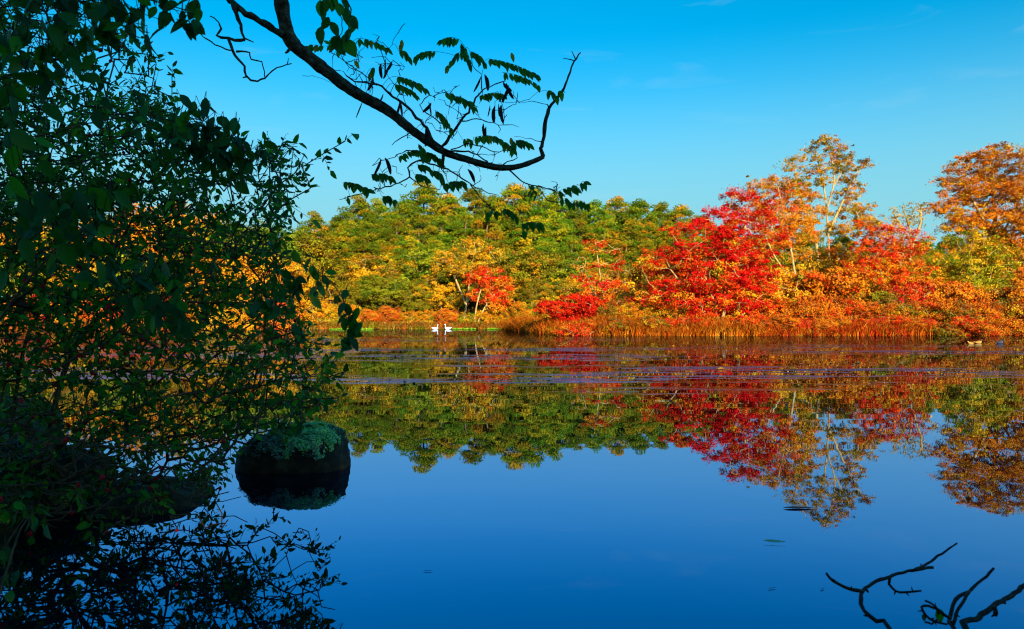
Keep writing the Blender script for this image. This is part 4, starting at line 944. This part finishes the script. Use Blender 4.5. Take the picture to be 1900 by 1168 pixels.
    for (u0, u1, v0, v1), cnt in zip(reg, (34, 46, 44, 40, 16, 20)):
        for _ in range(cnt):
            t = crop4(rng.uniform(u0, u1), rng.uniform(v0, v1), rng.uniform(4.35, 4.85)); k = int(np.argmin(np.linalg.norm(S - t, axis=1))); a = S[k]; L_ = np.linalg.norm(t - a)
            if L_ < .03 or L_ > .45: continue
            m = max(3, int(L_ / .03)); pts = a + (t - a) * np.linspace(0, 1, m)[:, None]; pts[1:-1] += rng.standard_normal((m - 2, 3)) * .010; pts[:, 2] += .06 * L_ * np.sin(np.linspace(0, 3.14, m))
            poly_tube(tw, pts - o, np.linspace(.0026, .0011, m), 5, (.3, .25, .2), 0, rng, .1); S = np.vstack([S, pts])
    tag(tw.build('fine_twigs', M_LBARK, T, True), kind='stuff')
    # pinnate leaves: leaflets in pairs hanging from a thin stalk
    ra = MB()
    LV = [(620, 210, 510, 225, 5), (690, 240, 640, 205, 4), (770, 175, 915, 225, 6), (960, 230, 1010, 265, 4), (1135, 235, 1030, 262, 6), (1240, 180, 1150, 185, 6), (1245, 195, 1290, 300, 7), (1275, 215, 1180, 310, 6), (1290, 235, 1355, 290, 6),
          (1370, 268, 1600, 345, 13), (1440, 330, 1610, 395, 8), (1640, 415, 1690, 450, 3), (1725, 425, 1690, 432, 1), (850, 310, 830, 340, 3), (950, 350, 1090, 410, 8), (940, 385, 1045, 440, 7), (1130, 505, 1205, 595, 6), (1165, 425, 1235, 455, 3), (1220, 440, 1310, 495, 7), (1330, 440, 1445, 435, 7),
          (1310, 628, 1430, 640, 8), (1430, 650, 1490, 690, 5), (1480, 650, 1560, 660, 6), (1255, 640, 1300, 655, 3), (960, 720, 1060, 690, 6), (1050, 660, 1080, 720, 5), (1070, 695, 1160, 745, 7), (1045, 755, 1110, 785, 5), (835, 800, 935, 820, 7), (705, 835, 825, 875, 7), (885, 900, 945, 925, 4),
          (1035, 800, 1095, 825, 4), (1120, 780, 1165, 830, 5), (1160, 850, 1260, 840, 7), (1690, 880, 1780, 865, 5), (1790, 850, 1820, 840, 2), (1700, 910, 1750, 935, 3), (1750, 935, 1832, 940, 5), (1360, 985, 1410, 975, 3), (1440, 955, 1505, 1005, 5), (1520, 1030, 1620, 1035, 6), (1530, 1060, 1545, 1080, 2), (720, 920, 735, 915, 1), (1600, 905, 1560, 870, 3)]
    SA = np.vstack(SKEL + [rp]); cnt = 0; ex = MB()
    for (u0, v0, u1, v1, n) in LV:
        n = max(1, int(n * .95 + .5))
        d = rng.uniform(4.4, 4.75); p0, p1 = crop4(u0, v0, d), crop4(u1, v1, d + rng.uniform(-.08, .08)); k = int(np.argmin(np.linalg.norm(SA - p0, axis=1)))
        st = resample([SA[k], (SA[k] + p0) / 2 + np.array([0, 0, .02]), p0, (p0 + p1) / 2 + np.array([0, 0, .018]), p1], .03); poly_tube(ra, st - o, .0013, 4, (.1, .12, .04))
        ax = nrm(p1 - p0)
        for i in range(n):
            f = (i + .5) / n; b = p0 + (p1 - p0) * f + np.array([0, 0, .018 * math.sin(math.pi * f)])
            for sgn in (-1, 1):
                dr = (ax * .25 + np.array([0, -.2, -.95]) if sgn < 0 else ax * .65 + np.array([0, .45, -.45 if ax[2] < .3 else .3])) + rng.standard_normal(3) * .17
                ln = rng.uniform(.050, .070) * (1 - .25 * abs(f - .5)); kd = 'y' if rng.random() < .055 else 'llmn'[int(rng.integers(4))]; upv = (rng.normal(0, .35), -1 + rng.normal(0, .3), rng.normal(.2, .25))
                if cnt < 292: put_leaf(T, o, kd, b, dr, upv, ln, 'leaflet'); cnt += 1
                else: place_leaves(ex, np.array([b - o]), np.array([dr]), np.array([upv]), np.array([ln]), np.array([(.05, .25, .014)]), leaf_template(.9, .1, .15))
        if n and rng.random() < .6: pass
    if ex.n: tag(ex.build('leaflets', M_LEAF, T), kind='stuff')
    for (u, v) in [(975, 180), (968, 200), (758, 275), (1478, 240), (1475, 630)]: put_leaf(T, o, 'y', crop4(u, v, 4.6), (rng.normal(.3, .3), .1, -.8), (0, -1, .3), .06, 'yellow_leaflet')
    tag(ra.build('leaf_stalks', M_TWIG, T, True), kind='stuff')
    # the larger leaves hanging in front at the top
    tp = [(605, 150, .10), (650, 125, .09), (635, 25, .10), (600, 25, .09), (690, 40, .09), (720, 60, .10), (735, 95, .09), (750, 110, .08), (740, 155, .09), (715, 215, .12), (660, 200, .12), (640, 100, .08), (665, 5, .09), (700, 10, .08), (690, 190, .09), (625, 75, .07), (720, 180, .09), (760, 120, .06)]
    for (u, v, ln) in tp: put_leaf(T, o, 'aacd'[int(rng.integers(4))], crop4(u, v - ln * 300, 4.1), (rng.normal(0, .35), rng.normal(0, .3), -1), (rng.normal(0, .4), -1, .4), ln, 'large_leaf')
    # dark flat seed pods
    pm = MB(); pp = resample([(0, 0, 0, .002), (.004, 0, -.025, .010), (.0, 0, -.06, .011), (-.006, 0, -.085, .007), (-.008, 0, -.095, .001)], .012)
    V = []
    for p in pp:
        for q in range(8): V.append((p[0] + math.cos(q * .7854) * p[3], math.sin(q * .7854) * max(.0015, p[3] * .3), p[2]))
    i = np.arange(8); j = (i + 1) % 8; pm.add(V, (np.stack([i, j, j + 8, i + 8], 1)[None] + (np.arange(len(pp) - 1) * 8)[:, None, None]).reshape(-1, 4)); pod = pm.mesh('seed_pod', M_DEAD, True)
    for (u, v) in [(900, 268), (928, 280), (880, 290), (915, 300), (1338, 350), (1355, 340), (1380, 480), (1402, 485), (1420, 475), (1432, 480), (1440, 375), (1455, 380), (1465, 390), (820, 365), (845, 355), (960, 450), (966, 465), (1098, 465), (1110, 470), (880, 728), (898, 722), (1278, 775), (1290, 785), (1350, 565), (1362, 580), (795, 465), (890, 430), (1085, 580)]:
        h = link('seed_pod', pod, T); h.location = tuple(float(q) for q in crop4(u, v, rng.uniform(4.5, 4.7)) - o); h.rotation_euler = (float(rng.normal(0, .2)), float(rng.normal(0, .3)), float(rng.uniform(0, 6))); s_ = float(rng.uniform(.8, 1.25)); h.scale = (s_, s_, s_)
    return T
locust()

# ------------------------------------------------------------------ dead branches rising from the near bank, bottom right
def crop8(u, v, d): return at(1350 + u / 3.4545, 850 + v / 3.4545, d)
def dead(label, o, lines, seed, leaves=()):
    rng = np.random.default_rng(seed); T = thing('dead_branch', label, 'branch', o, 'dead branches rising from the near bank'); first = True
    for (l, r0, r1, d0, d1) in lines:
        pts = [crop8(u, v, d0 + (d1 - d0) * i / max(1, len(l) - 1)) for i, (u, v) in enumerate(l)]
        if first: pts = [np.array(o), np.array(o) * .6 + pts[0] * .4 + np.array([.02, 0, .03])] + pts
        rp = resample(pts, .02); rp[1:-1] += rng.standard_normal((len(rp) - 2, 3)) * .0012
        mb = MB(); poly_tube(mb, rp - o, np.linspace(r0, r1, len(rp)), 10, (.03, .02, .02), .07, rng, .06)
        for _ in range(3):
            k = int(rng.integers(2, len(rp) - 1)); dv = rand_dir(rng, 1)[0]; poly_tube(mb, np.array([rp[k], rp[k] + dv * (r0 + .004), rp[k] + dv * (r0 + .010)]) - o, [r0 * .6, r0 * .5, r0 * .2], 6, (.03, .02, .02))
        mb.build('stem' if first else 'twig', M_DEAD, T, True); first = False
    for (u, v, d, ln, kd) in leaves: put_leaf(T, o, kd, crop8(u, v, d), (rng.normal(0, .4), .2, -1), (0, -1, .3), ln, 'leaf')
    return T
gz = lambda x, y: float(ground_h(x, y)) - .02
dead('forked dead branch with four prongs, left one at the bottom right', np.array([.85, 1.62, gz(.85, 1.62)]),
     [([(1040, 1099), (950, 1040), (870, 970), (850, 900), (862, 850), (930, 800), (1030, 760), (1150, 722), (1310, 700)], .0075, .0045, 2.15, 2.5), ([(1195, 715), (1280, 670), (1465, 545)], .005, .003, 2.45, 2.6),
      ([(860, 852), (790, 840), (710, 805), (650, 765), (630, 738)], .0055, .0035, 2.27, 2.2), ([(1035, 762), (1032, 810), (1070, 850), (1140, 858), (1235, 848)], .0045, .003, 2.35, 2.35)], 41)
dead('thin curling dead twigs from one stub, middle of the bottom right branches', np.array([1.12, 1.66, gz(1.12, 1.66)]),
     [([(1450, 1110), (1430, 1060), (1412, 1040), (1440, 940), (1480, 880), (1540, 850), (1600, 800), (1700, 705)], .010, .004, 2.1, 2.35), ([(1440, 1060), (1470, 970), (1525, 880), (1545, 850)], .005, .004, 2.12, 2.25),
      ([(1420, 1025), (1340, 970), (1285, 945), (1240, 950), (1265, 1000), (1330, 1050), (1400, 1062)], .004, .003, 2.1, 2.1), ([(1262, 912), (1310, 935), (1335, 965), (1345, 1000)], .003, .003, 2.1, 2.1), ([(1260, 1048), (1300, 1060), (1340, 1030)], .003, .003, 2.1, 2.1)], 42,
     [(1340, 960, 2.1, .045, 'c'), (1240, 1000, 2.1, .03, 'b')])
dead('thick knobbly dead branch slanting out at the bottom right corner', np.array([1.2, 1.55, gz(1.2, 1.55)]),
     [([(1530, 1110), (1580, 1030), (1690, 950), (1790, 890), (1900, 815), (2050, 730)], .0095, .006, 2.0, 2.3), ([(1700, 948), (1712, 975), (1708, 1010)], .006, .004, 2.08, 2.08)], 43)

# ------------------------------------------------------------------ things afloat
def float_leaf(px, py, length, ang, c, label, name='floating_leaf', wid=.5, tip=0):
    d = HC * F / (py - HY); v, fq, ft = leaf_template(wid, .0, .12); v = v - np.array([.5, 0, 0]); v[:, 2] += .012 * (v[:, 0] * 2) ** 2
    mb = MB(); mb.add(v * length, fq, c); mb.f.append(ft.astype(np.int32)); o = mb.build(name, M_LEAF); o.location = ((px - CX) / F * d, d, .004 + tip * length * wid * .12); o.rotation_euler = (R(14) * tip, 0, ang)
    return tag(o, label, 'leaf', 'fallen leaves afloat on the pond')
float_leaf(1437, 1008, .12, R(-12), (.85, .84, .55), 'pale curled leaf floating alone on the blue water at right', tip=1)
float_leaf(1481, 943.5, .20, R(3), (.012, .018, .05), 'dark sunken-looking leaf floating below the oak reflection', wid=.55)
for i, (px, py, ln) in enumerate([(795, 1060, .05), (1432, 1092, .05), (1525, 1093, .04)]):
    float_leaf(px, py, ln, R(20 * i), (.06, .30, .62), ('tiny faint bluish leaf on open water, ' + ['alone far left of the others', 'below the pale curled leaf', 'between the pale leaf and the forked branch'][i]), wid=.35)

def flecks():
    rng = np.random.default_rng(66); n = 5200; Y = 13.5 + rng.random(n) ** 1.3 * 32; X = rng.uniform(-.72, .72, n) * Y
    keep = np.array([mnoise.noise(Vector((x * .09, y * .35, 3.0))) + .4 * mnoise.noise(Vector((x * .5, y * 1.2, 9.0))) > -.02 for x, y in zip(X, Y)]); X, Y = X[keep], Y[keep]; m = len(X)
    C = np.stack([X, Y, rng.uniform(.003, .02, m)], 1); Nn = nrm(np.array([0, 0, 1.0]) + rng.standard_normal((m, 3)) * .22); sz = .055 * np.exp(.45 * rng.standard_normal(m))
    mb = MB(); leaf_quads(mb, C, np.cross(Nn, rand_dir(rng, m)), Nn, sz, sz * .55, pick(rng, [(3, OLV), (2, GOLD), (2, (.12, .12, .05)), (1, RUST), (1, (.16, .2, .26))], m, .25))
    tag(mb.build('floating_litter', M_REED), 'specks of leaf litter and pondweed scattered over the ruffled band of water', 'litter', None, 'stuff')
flecks()

# ------------------------------------------------------------------ trees on the bank behind the viewpoint, which shade the foreground
BB = Proto(proto_broad(401, [(3, GRN), (2, (.07, .13, .02))], 10, 6.5, 150, 130, .8, .24, .2, .10, .7))
for i, (x, y, h) in enumerate([(.2, -7.2, 10.5), (3.4, -6.6, 11.0), (6.6, -7.4, 10.5), (-3.0, -7.0, 10.5)]):
    BB.place((x, y, float(ground_h(x, y)) - .1), i * 1.3, h, 'dense green tree on the near bank behind the viewpoint, ' + ['straight behind', 'a little to the right', 'furthest right', 'to the left'][i], 'trees on the near bank behind the viewpoint', 1.1)
